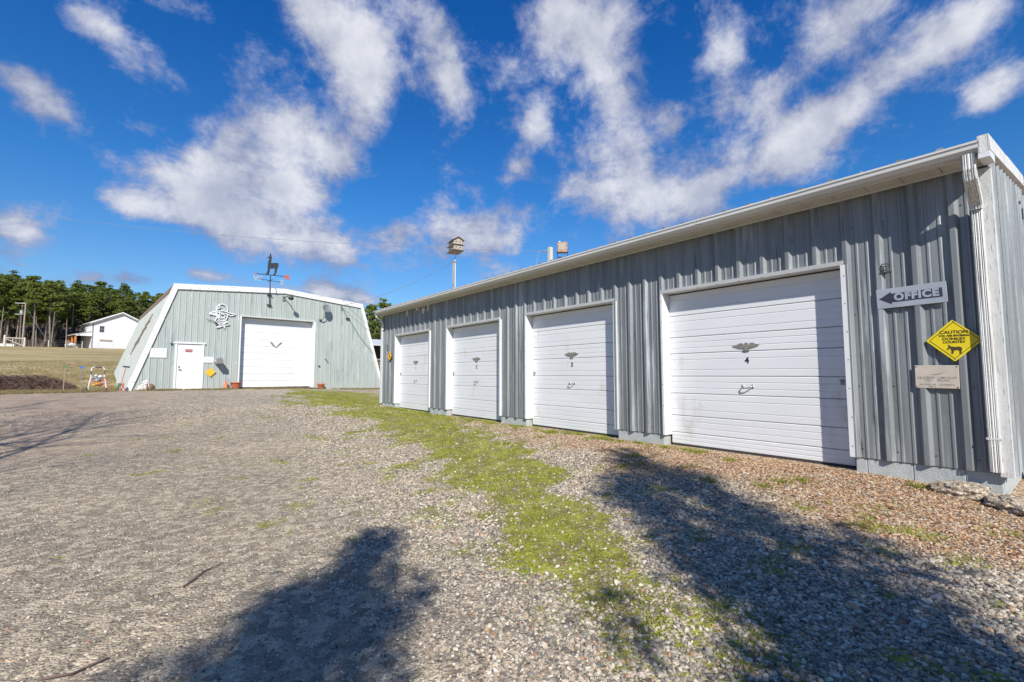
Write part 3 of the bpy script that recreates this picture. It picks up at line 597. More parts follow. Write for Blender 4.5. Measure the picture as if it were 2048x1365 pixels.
def door_frame(frame, u0, u1, z0, z1, dw, parent, t_=.032, screws=True):
    f = MB(frame).add([(u0 - t_, z1, .036), (u1 + t_, z1, .036), (u1 + t_, z1 + .045, .050), (u0 - t_, z1 + .045, .050), (u0 - t_, z1, dw - .02), (u1 + t_, z1, dw - .02), (u1 + t_, z1 + .045, dw - .02), (u0 - t_, z1 + .045, dw - .02)],
        [(0, 1, 2, 3), (1, 0, 4, 5), (3, 2, 6, 7), (0, 3, 7, 4), (2, 1, 5, 6)]).build('door_frame', 'white', parent)
    for s_ in (-1, 1):
        a, b2 = (u0 - t_, u0) if s_ < 0 else (u1, u1 + t_ * 2.2)
        MB(frame).box(a, b2, z0, z1 - .002, dw - .02, .038).build('jamb', 'white', f)
        if screws:
            for k in range(7):
                o = link('screw', screw, f); o.matrix_local = frame @ Matrix.Translation(((a + b2) / 2 + random.uniform(-.006, .006), z0 + .12 + k * (z1 - z0 - .25) / 6, .038))
    return f
for a, b_, k in doors:
    garage_door(SF, U(b_), U(a), (0.0, HEAD), -.15, shed, True, str(k), 1 if k == 4 else -1)
    door_frame(SF, U(b_), U(a), BOT, HEAD, -.15, shed)
    MB(SF).box(U(b_) - .05, U(a) + .05, -.3, -.004, -.4, .03 + .01 * (k % 2)).build('door_sill', 'concrete', shed)
# eave: soffit panels, fascia, gutter
OV = .275
for k in range(49):
    y_ = Y0 + .0 + k * .305; y2_ = min(y_ + .305, Y1 + .05)
    if y2_ - y_ < .05: break
    MB(SF).box(U(y2_), U(y_) - .007, 3.10 + .0, 3.118, .002, OV).build('soffit_panel', 'soffit', shed)
MB(SF).box(U(Y1 + .05), U(Y0 - .01), 3.078, 3.099, .033, .046).build('soffit_trim', 'gutter', shed)
MB(SF).box(U(Y1 + .05), U(Y0 - .01), 3.095, 3.225, OV + .001, OV + .02).build('fascia', 'gutter', shed)
gp = [(OV + .021, 3.215), (OV + .021, 3.115), (OV + .075, 3.112), (OV + .085, 3.13), (OV + .110, 3.150), (OV + .112, 3.185), (OV + .122, 3.195), (OV + .122, 3.215), (OV + .112, 3.215), (OV + .105, 3.19), (OV + .10, 3.155), (OV + .072, 3.122), (OV + .03, 3.122), (OV + .03, 3.215)]
ga, gb = U(14.92), U(.575)
gv = [(u, v, w) for u in (ga, gb) for w, v in gp]; ngp = len(gp)
g = MB(SF).add(gv, [(i, i + ngp, (i + 1) % ngp + ngp, (i + 1) % ngp) for i in range(ngp)]).build('gutter', 'gutter', shed)
MB(SF).plate([(0, 0)] * 0 or [(0, 0), (.1, 0), (.1, .1), (0, .1)], 0, .001) if False else None
capf = SF @ Matrix(((0, 0, 1, 0), (0, 1, 0, 0), (1, 0, 0, 0), (0, 0, 0, 1)))
for u_ in (ga - .004, gb + .001):
    MB(capf @ Matrix.Translation((0, 0, u_))).plate([(w, v) for w, v in gp[:8]], 0, .003).build('gutter_end', 'dark' if u_ > -1 else 'gutter', g)
# near downspout with elbow, ridged face
def ridged(path, wu, ww):
    m = MB(SF); prev = None; prof = [(-.5, -.5), (-.5, .42), (-.36, .5), (-.30, .40), (-.22, .5), (-.12, .40), (-.05, .5), (.05, .5), (.12, .40), (.22, .5), (.30, .40), (.36, .5), (.5, .42), (.5, -.5)]
    k = len(prof); vs = []; fs = []
    for i, p in enumerate(path):
        p = Vector(p); d = (Vector(path[min(i + 1, len(path) - 1)]) - Vector(path[max(i - 1, 0)])).normalized(); a = Vector((1, 0, 0)); b3 = d.cross(a).normalized()
        if b3.z < 0: b3 = -b3
        for (q, w) in prof: vs.append(tuple(p + a * q * wu + b3 * w * ww))
    for i in range(len(path) - 1):
        for j in range(k): fs.append((i * k + j, i * k + (j + 1) % k, (i + 1) * k + (j + 1) % k, (i + 1) * k + j))
    fs.append(tuple(range(k))); return m.add(vs, fs)
YD = .648; W_ = .062
ridged([(U(YD), 3.118, OV + .055), (U(YD), 2.98, OV + .055), (U(YD), 2.90, OV + .03), (U(YD), 2.71, .095), (U(YD), 2.66, .078)], .094, .075).build('downspout_elbow', 'stained', shed)
ds = ridged([(U(YD), 2.665, W_), (U(YD), 1.5, W_), (U(YD), .175, W_)], .078, .055).build('downspout', 'stained', shed)
MB(SF).box(U(YD) - .05, U(YD) + .05, .47, .49, .01, W_ + .028).build('strap', 'stained', ds)
ridged([(U(14.98), 3.11, OV + .05), (U(14.98), 3.02, OV + .02), (U(15.02), 2.86, .10), (U(15.05), 2.80, .05), (U(15.05), 2.6, .05)], .07, .055).build('downspout_elbow', 'white', shed)
# corner trims
MB(SF).box(U(.625), U(.5455), .135, 3.05, .034, .046).box(U(.545), U(.539), .135, 3.05, -.05, .046).build('corner_trim', 'corner', shed)
MB(SF).box(U(Y1 + .02), U(Y1 - .14), .12, 2.75, .034, .05).build('corner_trim', 'white', shed)
# gable end wall facing the yard, ribs and raking trim
EF = Matrix(((1, 0, 0, 0), (0, 0, -1, 0), (0, 1, 0, 0), (0, 0, 0, 1)))
W_SHED = 6.0
roofz = lambda x_: 3.200 + .155 * (x_ + .42) if x_ < W_SHED / 2 else 3.200 + .155 * (W_SHED - x_ + .42)
siding(EF, .03, W_SHED, lambda u: .13, lambda u: roofz(u) - .14, [], .3036, PR, .9108, 'siding_panel', 'galv', shed, .17)
MB(Matrix.Translation((0, 0, 0))).box(.11, W_SHED - .02, .01, .10, .14, 3.1).build('wall', 'galv', shed)
MB().box(W_SHED - .1, W_SHED, .02, Y1 - Y0 - .02, -.2, 3.15).box(.11, W_SHED - .1, Y1 - Y0 - .1, Y1 - Y0, -.2, 3.15).build('wall', 'galv', shed)
# roof: ribbed sheets on the front slope, one plain rear slope
f0 = -.375
def roof_panel(y0, y1, side):
    m = MB(); xs_ = (f0, W_SHED / 2) if side < 0 else (W_SHED / 2, W_SHED + .42); pts = []
    k = 0; yy = y0
    while yy < y1 - .01:
        for du, h_ in PR:
            q = yy + du
            if y0 <= q <= y1: pts.append((q, h_))
        yy += .3036
    pts = [(y0, 0)] + sorted(pts) + [(y1, 0)]
    vs = []
    for (q, h_) in pts:
        vs.append((xs_[0], q, roofz(xs_[0]) + h_)); vs.append((xs_[1], q, roofz(xs_[1]) + h_))
    for (q, h_) in pts:
        vs.append((xs_[0], q, roofz(xs_[0]) - .018)); vs.append((xs_[1], q, roofz(xs_[1]) - .018))
    k = len(pts); fs = []
    for i in range(k - 1):
        fs.append((2 * i, 2 * i + 1, 2 * i + 3, 2 * i + 2)); fs.append((2 * k + 2 * i, 2 * k + 2 * i + 2, 2 * k + 2 * i + 3, 2 * k + 2 * i + 1)); fs.append((2 * i, 2 * i + 2, 2 * k + 2 * i + 2, 2 * k + 2 * i))
    m.add(vs, fs); return m
for k in range(17):
    a = .02 + k * .9108 - .05; b2 = min(a + .909, Y1 - Y0 + .05)
    if b2 - a > .1: roof_panel(a, b2, -1).build('roof_panel', 'galv', shed)
roof_panel(-.05, Y1 - Y0 + .05, 1).build('roof_panel', 'galv', shed)
MB().box(-.1, .1, -.05, Y1 - Y0 + .05, 0, .02).m
m = MB(); zr = roofz(W_SHED / 2); m.add([(W_SHED / 2 - .15, -.06, zr + .012), (W_SHED / 2, -.06, zr + .05), (W_SHED / 2 + .15, -.06, zr + .012), (W_SHED / 2 - .15, Y1 - Y0 + .06, zr + .012), (W_SHED / 2, Y1 - Y0 + .06, zr + .05), (W_SHED / 2 + .15, Y1 - Y0 + .06, zr + .012)], [(0, 1, 4, 3), (1, 2, 5, 4)]).build('ridge_cap', 'galv', shed)
def rake(x0_, x1_, y0_, y1_):     # boxed white raking trim
    m = MB(); v = []
    for x_ in (x0_, x1_):
        zt = roofz(x_) + .045
        for (q, dz) in ((y0_, 0), (y0_ - .005, -.15), (y0_ + .05, -.17), (y1_, -.16), (y1_, .0)): v.append((x_, q, zt + dz))
    fs = [(i, (i + 1) % 5, (i + 1) % 5 + 5, i + 5) for i in range(5)] + [(4, 3, 2, 1, 0), (5, 6, 7, 8, 9)]
    return m.add(v, fs)
rake(-.385, 1.05, -.055, .02).build('rake_trim', 'stained', shed); rake(1.052, W_SHED / 2, -.058, .02).build('rake_trim', 'corner', shed); rake(W_SHED / 2 + .001, W_SHED + .42, -.055, .02).build('rake_trim', 'corner', shed)
MB().add([(-.387, -.056, 3.04), (-.387, .02, 3.04), (-.375, .02, 3.23), (-.375, -.056, 3.23), (-.05, -.056, 3.07), (-.05, .02, 3.07), (-.05, .02, 3.27), (-.05, -.056, 3.27)], [(0, 1, 2, 3), (4, 7, 6, 5), (0, 3, 7, 4), (0, 4, 5, 1), (1, 5, 6, 2)]).build('eave_return', 'white', shed)
MB().box(.75, 1.05, -.35, -.335, 3.5, 3.52).m
# cream dried patches under the far eave
for (yy, zz, sx_, sz_) in ((13.19, 3.0, .05, .11), (12.13, 2.97, .13, .10), (11.85, 3.02, .05, .14), (12.55, 3.03, .08, .05)):
    pl_ = [(U(yy) + sx_ * math.cos(t) * random.uniform(.55, 1.2), zz + sz_ * math.sin(t) * random.uniform(.55, 1.2)) for t in np.linspace(0, 6.283, 11)[:-1]]
    MB(SF).plate(pl_, .002, .045).build('foam_patch', 'cream', shed)

# ---- things fixed to the shed wall
def wframe(Y, Z, w=0.): return Matrix.Translation((X0, Y, Z)) @ SF @ Matrix.Translation((0, 0, w))
def on_wall(name, Y, Z, w, label, cat, group=None, tilt=0.):
    o = thing(name, (0, 0, 0), 0, label, cat, group); o.matrix_world = Matrix.Translation((X0 - w, Y, Z)) ; o.matrix_world = Matrix.Translation((X0 - w, Y, Z)); return o
FR = SF.copy()
tl = R(-1.6)
sg = on_wall('office_sign', 1.184, 1.895, .034, 'pale grey OFFICE sign with dark arrow pointing left', 'sign')
F2 = FR @ Matrix.Rotation(R(1.3), 4, 'Z')
MB(F2).bev(-.283, .283, -.105, .105, 0, .008, .002).build('sign_plate', 'signgrey', sg)
MB(F2).plate([(-.262, .0), (-.155, .067), (-.155, .047), (.250, .047), (.250, -.047), (-.155, -.047), (-.155, -.067)], .0082, .0095).build('arrow', 'navy', sg)
text('lettering', 'OFFICE', .100, F2, .045, .001, .0115, 'signgrey', sg, .0058, .98, spacing=1.16)
dn = on_wall('caution_sign', .875, 1.411, .038, 'yellow diamond CAUTION donkey sign below the OFFICE sign', 'sign')
F3 = FR @ Matrix.Rotation(R(-.8), 4, 'Z')
MB(F3).plate([(0, .204), (-.008, .204), (-.203, .006), (-.203, -.006), (-.006, -.204), (.006, -.204), (.203, -.006), (.203, .006)][1:], 0, .004).build('sign_plate', 'yellow', dn)
def diamond_line(r1, r2): 
    m = MB(F3); c = [(0, 1), (-1, 0), (0, -1), (1, 0)]
    for i in range(4):
        a, b2 = c[i], c[(i + 1) % 4]; m.plate([(a[0] * r1, a[1] * r1), (b2[0] * r1, b2[1] * r1), (b2[0] * r2, b2[1] * r2), (a[0] * r2, a[1] * r2)], .0042, .0050)
    return m
diamond_line(.183, .176).build('border', 'ink', dn)
for s_, z_, h_, k_ in (('CAUTION', .080, .042, 1.08), ('YOU ARE ENTERING', .046, .0245, .98), ('DONKEY', .014, .037, 1.12), ('COUNTRY', -.018, .031, 1.1)):
    text('lettering', s_, h_, F3, .0, z_, .0052, 'ink', dn, .0008, k_)
DK = [(-.052, -.045), (-.047, -.066), (-.058, -.083), (-.061, -.090), (-.052, -.094), (-.044, -.082), (-.036, -.078), (-.026, -.105), (-.030, -.132), (-.014, -.133), (-.014, -.122), (-.008, -.100), (.020, -.097), (.030, -.108), (.028, -.133), (.044, -.133), (.043, -.118), (.046, -.100), (.050, -.082), (.044, -.070), (.028, -.063), (.0, -.066), (-.022, -.062), (-.038, -.057), (-.040, -.043)]
MB(F3).plate([(a + .006, b2 + .0) for a, b2 in DK], .0042, .0058).build('donkey_silhouette', 'ink', dn)
MB(F3).lathe([(0, .0065), (.006, .0055), (.007, .004)], (0, .188, 0), 8).lathe([(0, .0065), (.006, .0055), (.007, .004)], (0, -.188, 0), 8).build('bolt', 'grey', dn)
cc = on_wall('security_sign', 1.022, 1.052, .034, 'beige metal closed circuit television plate with faded lettering', 'sign')
F4 = FR @ Matrix.Rotation(R(-.6), 4, 'Z')
MB(F4).bev(-.165, .165, -.115, .115, 0, .006, .003).build('sign_plate', 'plate', cc)
for s_, z_, h_, u_ in (('CLOSED  CIRCUIT', -.01, .030, .0), ('TEL    ISION', -.035, .028, .0), ('AUDIO M   TORING', -.078, .024, .0), ('ON P', -.098, .020, -.035)):
    text('lettering', s_, h_, F4, u_, z_, .0068, 'faint', cc, 0, 1.25)
MB(F4).plate([(-.06, .022), (.0, .028), (.08, .048), (.03, .028), (-.01, .018)], .0062, .007).build('streak', 'faint', cc)
for a in (-1, 1):
    for b2 in (-1, 1): MB(F4).lathe([(0, .010), (.005, .009), (.006, .006)], (a * .152, b2 * .102, 0), 8).build('bolt', 'dark', cc)
# small dark cut-metal ornament above the sign
orn = on_wall('wall_ornament', 1.38, 2.20, .04, 'small dark scribble-like metal ornament above the OFFICE sign', 'ornament')
m = MB(FR)
for pth in ([(-.03, .06), (-.038, .03), (-.03, .0), (-.045, -.03)], [(-.03, .06), (-.01, .072), (.015, .065), (.03, .07), (.034, .04), (.042, .0), (.05, -.03)], [(-.03, .036), (-.005, .042), (.02, .038)], [(-.03, -.01), (-.008, .005), (.02, -.008), (.045, -.028)], [(-.04, -.032), (.0, -.022), (.05, -.032)], [(-.018, .02), (-.008, .02)], [(.008, .02), (.018, .02)], [(-.01, -.02), (.01, -.034), (.03, -.018)]):
    m.tube([(a, b2, .0) for a, b2 in pth], .0052, 5)
m.build('outline', 'black', orn)
MB(FR).box(-.01, .01, -.03, -.02, -.038, 0).build('peg', 'black', orn)
# far yellow diamond
fd = on_wall('caution_sign', 14.43, 1.69, .06, 'small amber diamond sign left of door 1, at the far end of the garage', 'sign')
MB(FR).plate([(-.0, .165), (-.165, 0), (0, -.165), (.165, 0)], 0, .006).build('sign_plate', 'orange_y', fd)
MB(FR).plate([(.165 * .0, -.165), (.165, 0), (.175, -.012), (.012, -.177)], -.02, .004).build('sign_edge', 'ink', fd)
MB(FR).plate([(-.05, .01), (-.03, -.02), (-.03, -.06), (-.015, -.025), (.02, -.025), (.03, -.06), (.04, 0), (.02, .02), (-.02, .015), (-.04, .04)], .0062, .0075).build('donkey_silhouette', 'ink', fd)
MB(FR).box(-.05, .05, .06, .072, .0062, .0072).box(-.06, .06, .085, .094, .0062, .0072).build('print_lines', 'ink', fd)
hk = on_wall('wall_hook', 14.62, 2.03, .03, 'small black hook high on the far end of the garage wall', 'hook')
MB(FR).tube([(-.05, .04, 0), (-.02, .02, .05), (.02, 0, .06), (.05, -.05, .03)], .012, 5).build('hook', 'black', hk)
# lamp arm at the rear of the gable end
arm = thing('wall_lamp', (8.66, .42, 3.50), 0, 'dark lamp arm sticking out of the gable end at the right edge', 'lamp')
MB().tube([(0, .05, 0), (0, -.12, .02), (.15, -.16, .02), (.32, -.16, .0)], .018, 6).build('bracket', 'black', arm)
MB().lathe([(.02, .04), (.05, .02), (.09, -.05), (.0, -.04)], (.36, -.16, -.02), 12).build('shade', 'black', arm)

# concrete chunks by the corner
rk = MB().blob((0, 0, 0), (.22, .145, .095), 3, 4, .13, 2.8).build('rock', 'rock'); rk.location = (6.02, .90, float(G(6.02, .90)) + .035); rk.rotation_euler = (0, .1, R(88)); tag(rk, 'pebbly tan concrete chunk lying against the footing, left of the pair', 'rock')
rk = MB().blob((0, 0, 0), (.26, .14, .09), 8, 4, .14, 2.6).build('rock', 'rock'); rk.location = (5.93, .575, float(G(5.93, .57)) + .02); rk.rotation_euler = (0, 0, R(40)); tag(rk, 'pebbly tan concrete chunk nearest the corner of the garage', 'rock')
for (x_, y_, r_, sd) in ((7.6, .20, .19, 2),):
    rk = MB().blob((0, 0, 0), (r_, r_ * .8, r_ * 1.15), sd, 3, .16).build('rock', 'redrock'); rk.location = (x_, y_, float(G(x_, y_)) + r_ * .9); tag(rk, 'reddish rock beside the gable end at the right edge', 'rock')

# ================================================================== GREEN BARN
QB = thing('metal_barn', (-.754, 24.428, .42), R(5), 'pale green metal barn with sloping sides and white trim', 'barn')
QM = QB.matrix_basis if False else Matrix.Translation((-.754, 24.428, .42)) @ Matrix.Rotation(R(5), 4, 'Z')
QF = Matrix(((1, 0, 0, 0), (0, 0, -1, 0), (0, 1, 0, -.42), (0, 0, 0, 1)))      # u across, v absolute height, w out towards the yard
LB, LS, RG, RS, RB = (0, .40), (1.45, 4.93), (5.9, 5.26), (9.91, 4.93), (11.33, .25)
LEN = 15.2
def q_top(u): return float(np.interp(u, [0, 1.45, 5.9, 9.91, 11.33], [.40, 4.93, 5.26, 4.93, .25]))
def q_bot(u): return .40 - .012 * u
PQ = [(-.03, 0), (-.012, .020), (.012, .020), (.03, 0), (.062, 0), (.068, .006), (.080, .006), (.086, 0), (.140, 0), (.146, .006), (.158, .006), (.164, 0)]
QH = [(4.05, 7.42, .2, 3.81), (1.60, 2.60, .2, 2.47)]
siding(QF, .02, 11.31, q_bot, lambda u: q_top(u) - .02, QH, .2286, PQ, .9144, 'siding_panel', 'green', QB, .05)
def prism_y(poly, y0, y1, m):    # outline in (u, v) run back along y
    k = len(poly); vs = [(p[0], y0, p[1] - .42) for p in poly] + [(p[0], y1, p[1] - .42) for p in poly]
    return m.add(vs, [(i, (i + 1) % k, (i + 1) % k + k, i + k) for i in range(k)] + [tuple(reversed(range(k))), tuple(range(k, 2 * k))])
prism_y([(.12, .3), (1.52, 4.85), (5.9, 5.18), (9.84, 4.85), (11.2, .2), (7.45, .2), (7.45, 3.86), (4.02, 3.84), (4.02, .3), (2.63, .3), (2.63, 2.5), (1.57, 2.5), (1.57, .3)], .01, .12, MB()).build('wall', 'green', QB)
prism_y([(.12, .3), (1.52, 4.85), (5.9, 5.18), (9.84, 4.85), (11.2, .2)], LEN - .12, LEN - .01, MB()).build('wall', 'green', QB)
# sides and roof in ribbed sheets
def slope_panels(A, B, name, mat, n_, ribh=.02):
    A = Vector((A[0], 0, A[1] - .42)); B = Vector((B[0], 0, B[1] - .42)); d = (B - A).normalized(); nor = Vector((-d.z, 0, d.x))
    if nor.z < 0: nor = -nor
    wd = LEN / n_
    for k in range(n_):
        m = MB(); pts = []; y_ = k * wd
        while y_ < (k + 1) * wd - .01:
            pts += [(y_, 0), (y_ + .015, ribh), (y_ + .045, ribh), (y_ + .06, 0)]; y_ += wd / 4
        pts.append(((k + 1) * wd - .004, 0)); lift = .0015 * (k % 2); L_ = len(pts)
        vs = [tuple(P_ + nor * (h_ + lift) + Vector((0, q, 0))) for (q, h_) in pts for P_ in (A, B)] + [tuple(P_ - nor * .03 + Vector((0, q, 0))) for (q, h_) in pts for P_ in (A, B)]
        fs = []
        for i in range(L_ - 1):
            fs += [(2 * i, 2 * i + 1, 2 * i + 3, 2 * i + 2), (2 * L_ + 2 * i, 2 * L_ + 2 * i + 2, 2 * L_ + 2 * i + 3, 2 * L_ + 2 * i + 1), (2 * i, 2 * i + 2, 2 * L_ + 2 * i + 2, 2 * L_ + 2 * i), (2 * i + 1, 2 * L_ + 2 * i + 1, 2 * L_ + 2 * i + 3, 2 * i + 3)]
        m.add(vs, fs).build(name, mat, QB)
slope_panels((-.03, .30), (1.45, 4.95), 'side_panel', 'green_side', 16, .012); slope_panels((1.46, 4.95), (5.9, 5.29), 'roof_panel', 'green_side', 16); slope_panels((9.90, 4.95), (5.9, 5.29), 'roof_panel', 'green_side', 16); slope_panels((11.36, .2), (9.91, 4.95), 'side_panel', 'green_side', 16, .012)
# rusty peeled strip down the left side, and rust along its eave
def side_pt(y_, z_, off=.028):
    s_ = 1.48 * (z_ - .30) / 4.65 - .03; return Vector((s_, y_, z_ - .42)) + Vector((-.953, 0, .303)) * off
def strip(z0, z1, ya, yb, wd, mat, name):
    vs = []; k = 22
    for i in range(k + 1):
        t_ = i / k; z_ = z0 + (z1 - z0) * t_; y_ = ya + (yb - ya) * t_; w = wd * random.uniform(.45, 1.25) * (.25 + min(1, 3 * t_, 4 * (1 - t_)))
        vs += [tuple(side_pt(y_ - w, z_)), tuple(side_pt(y_ + w, z_)), tuple(side_pt(y_ - w, z_, .012)), tuple(side_pt(y_ + w, z_, .012))]
    MB().add(vs, [f for i in range(k) for f in ((4 * i, 4 * i + 1, 4 * i + 5, 4 * i + 4), (4 * i + 1, 4 * i + 3, 4 * i + 7, 4 * i + 5), (4 * i, 4 * i + 4, 4 * i + 6, 4 * i + 2))]).build(name, mat, QB)
strip(2.15, 4.15, 7.3, 5.0, .85, 'rust', 'peeled_strip')
prism_y([(1.36, 4.66), (1.34, 4.72), (1.40, 4.98), (1.50, 5.0), (1.48, 4.9)], .3, LEN, MB()).build('eave_flashing', 'rust', QB)
# white trim on the yard face: rakes along the roof, wide bands down the slopes
def band(p, q, wd, w0, w1, name, mat, inner):
    p = Vector((*p, 0)); q = Vector((*q, 0)); d = (q - p).normalized(); nn = Vector((-d.y, d.x, 0)) * inner * wd
    MB(QF).plate([(p.x, p.y), (q.x, q.y), ((q + nn).x, (q + nn).y), ((p + nn).x, (p + nn).y)], w0, w1).build(name, mat, QB)
band((1.40, 5.02), (5.9, 5.36), .24, -.05, .075, 'rake_trim', 'white_peel', -1); band((5.901, 5.36), (9.99, 5.02), .24, -.05, .075, 'rake_trim', 'white_peel', -1)
band((-.06, .30), (1.40, 4.97), .20, -.04, .070, 'corner_trim', 'white_peel', -1); band((9.99, 4.97), (11.41, .20), .16, -.04, .070, 'corner_trim', 'white_peel', -1)
# big door
gd = garage_door(QF, 4.10, 7.36, (.46, 3.80), -.30, QB, emb=False, handle=False, sectors=[k * 3.34 / 10 for k in range(11)], mould=False)
MB(QF @ Matrix.Translation((5.68, 2.57, -.30)) @ Matrix.Diagonal((1.0, 1.35, 1, 1))).plate([(-.29, .10), (-.24, .105), (-.16, .07), (-.08, -.02), (-.02, -.07), (0, -.09), (.03, -.07), (.08, 0), (.16, .07), (.24, .10), (.29, .09), (.22, .03), (.12, -.03), (.05, -.09), (.0, -.125), (-.05, -.09), (-.14, -.05), (-.24, .03)], .003, .02).build('wing_emblem', 'bronze', gd)
MB(QF).box(7.26, 7.30, 1.25, 1.40, -.298, -.27).box(7.26, 7.30, 1.7, 1.85, -.298, -.27).build('latch', 'white', gd)
door_frame(QF, 4.05, 7.36, .44, 3.82, -.30, QB, .045, False)
# man door
MB(QF).box(1.60, 2.60, .40, .46, -.1, .10).build('door_step', 'concrete', QB)
md_ = MB(QF).box(1.645, 2.555, .47, 2.42, -.03, .012).build('door', 'white', QB)
MB(QF).box(1.57, 1.644, .44, 2.425, -.03, .045).box(2.556, 2.63, .44, 2.425, -.03, .045).box(1.52, 2.68, 2.43, 2.50, -.03, .065).build('door_frame', 'white', QB)
MB(QF).tube([(1.73, 1.44, .01), (1.73, 1.44, .06)], .03, 8).build('deadbolt', 'grey', md_); MB(QF).tube([(1.73, 1.32, .01), (1.73, 1.32, .07), (1.81, 1.32, .075)], .02, 8).build('handle', 'chrome', md_)
def on_barn(name, u, v, w, label, cat):
    o = thing(name, (0, 0, 0), 0, label, cat); o.location = QM @ (QF @ Vector((u, v, w))); o.rotation_euler = (0, 0, R(5)); return o
BF = Matrix(((1, 0, 0, 0), (0, 0, -1, 0), (0, 1, 0, 0), (0, 0, 0, 1)))
o = on_barn('door_sign', 2.07, 2.13, .013, 'small red sign with pale figures on the white man door', 'sign')
MB(BF).bev(-.13, .13, -.065, .065, 0, .006, .002).build('sign_plate', 'red', o)
MB(BF).box(-.095, -.055, -.03, .035, .0062, .008).box(-.03, -.018, -.03, .035, .0062, .008).box(.01, .045, -.03, .03, .0062, .008).box(.06, .095, -.03, .03, .0062, .008).build('print', 'signgrey', o)
o = on_barn('wall_sign', 1.01, 2.0, .025, 'larger white notice board left of the man door', 'sign')
MB(BF).bev(-.285, .285, -.20, .20, 0, .012, .003).build('sign_plate', 'white', o)
m = MB(BF)
for k, w in enumerate((.2, .23, .19, .14, .18)): m.box(-w, w, .12 - k * .06, .128 - k * .06, .0122, .013)
m.build('print_lines', 'faint', o)
o = on_barn('wall_sign', 2.80, 1.75, .025, 'smaller white notice right of the man door', 'sign')
MB(BF).bev(-.21, .21, -.13, .13, 0, .012, .003).build('sign_plate', 'white', o)
m = MB(BF)
for k, w in enumerate((.12, .15, .13)): m.box(-w, w, .07 - k * .05, .078 - k * .05, .0122, .013)
m.build('print_lines', 'faint', o)
o = on_barn('caution_sign', 2.90, 1.19, .03, 'amber diamond sign low on the green barn, right of its man door', 'sign')
MB(BF).plate([(0, .205), (-.205, 0), (0, -.205), (.205, 0)], 0, .006).build('sign_plate', 'orange_y', o)
MB(BF).plate([(.0, -.206), (.206, 0), (.225, -.02), (.02, -.225)], -.02, .004).build('sign_edge', 'ink', o)
MB(BF).box(-.07, .07, .06, .07, .0062, .0072).box(-.09, .09, .03, .038, .0062, .0072).box(-.06, .06, .0, .008, .0062, .0072).build('print_lines', 'orange_y', o)
o = on_barn('mailbox', 3.17, 1.70, .02, 'dark grey round-topped box projecting from the barn wall, throwing a long shadow', 'mailbox')
pr_ = [(-.11, -.13), (.11, -.13), (.11, .03), (.09, .09), (.05, .125), (0, .135), (-.05, .125), (-.09, .09), (-.11, .03)]
MB(BF).plate(pr_, 0, .50).build('body', 'grey', o); MB(BF).plate([(a * .92, b2 * .92) for a, b2 in pr_], .502, .515).build('door', 'grey', o); MB(BF).box(-.14, -.112, -.02, .06, .1, .13).build('flag', 'white', o)
# scroll-cut white wire ornament (hat, brim, face and bow)
o = on_barn('wall_ornament', 3.27, 3.75, .06, 'white cut-out ornament of a hatted head and bow, high left of the big door', 'ornament')
def opt(a, b2): return ((a - 700) * .00129, (655 - b2) * .00152, 0)
m = MB(BF)
STR = [[(520, 500), (515, 420), (545, 350), (610, 300), (680, 290), (760, 310), (815, 360), (840, 420), (845, 500)],
 [(290, 620), (350, 570), (450, 530), (560, 510), (700, 490), (820, 510), (900, 545), (1000, 555), (1090, 570), (1040, 600), (960, 620), (880, 600), (820, 570), (700, 560), (600, 545), (520, 560), (420, 600), (290, 630)],
 [(545, 360), (600, 340), (620, 380), (580, 420), (540, 450)], [(500, 640), (560, 700), (600, 760), (650, 800), (740, 800), (800, 760), (840, 680), (845, 570)],
 [(610, 560), (600, 640), (610, 720)], [(640, 600), (720, 590), (780, 640), (740, 700), (660, 690), (640, 640)], [(640, 730), (700, 700), (770, 710), (740, 770), (670, 770)],
 [(600, 700), (540, 690), (480, 800), (560, 870), (660, 900), (760, 880), (850, 820), (930, 890), (780, 930), (700, 910)], [(480, 810), (600, 900), (650, 930), (530, 1010), (620, 990), (700, 950), (740, 960), (800, 1030), (760, 940)],
 [(540, 780), (640, 850), (740, 850), (840, 800)]]
for st_ in STR: m.tube([opt(*p) for p in st_], .024, 5)
m.plate([opt(a, b2)[:2] for a, b2 in [(500, 560), (430, 600), (310, 625), (500, 655), (560, 700), (590, 640)]], -.012, .012)
m.build('cutout', 'white', o)
for (a, b2) in ((1.44, 2.41), (7.7, 1.53)):
    q_ = on_barn('wall_light', a, b2, .02, 'tiny dark fitting at the top left of the man door' if a < 2 else 'tiny dark fitting right of the big door', 'fitting'); MB(BF).lathe([(0, .07), (.03, .06), (.045, .02), (.045, 0)], n=8).build('body', 'black', q_)
o = on_barn('cable_bracket', 3.02, 3.42, .02, 'small dark insulator on the barn just left of the white ornament', 'fitting'); MB(BF).lathe([(0, .10), (.04, .09), (.05, .03), (.02, 0)], n=8).tube([(-.35, .13, .05), (0, .05, .06)], .012, 5).build('body', 'black', o)
o = on_barn('rope_hook', 8.0, 1.80, .02, 'small black hook on the barn wall right of the big door', 'hook'); MB(BF).tube([(0, .1, 0), (0, .1, .08), (.05, .03, .1), (.16, -.06, .05)], .014, 5).build('hook', 'black', o)
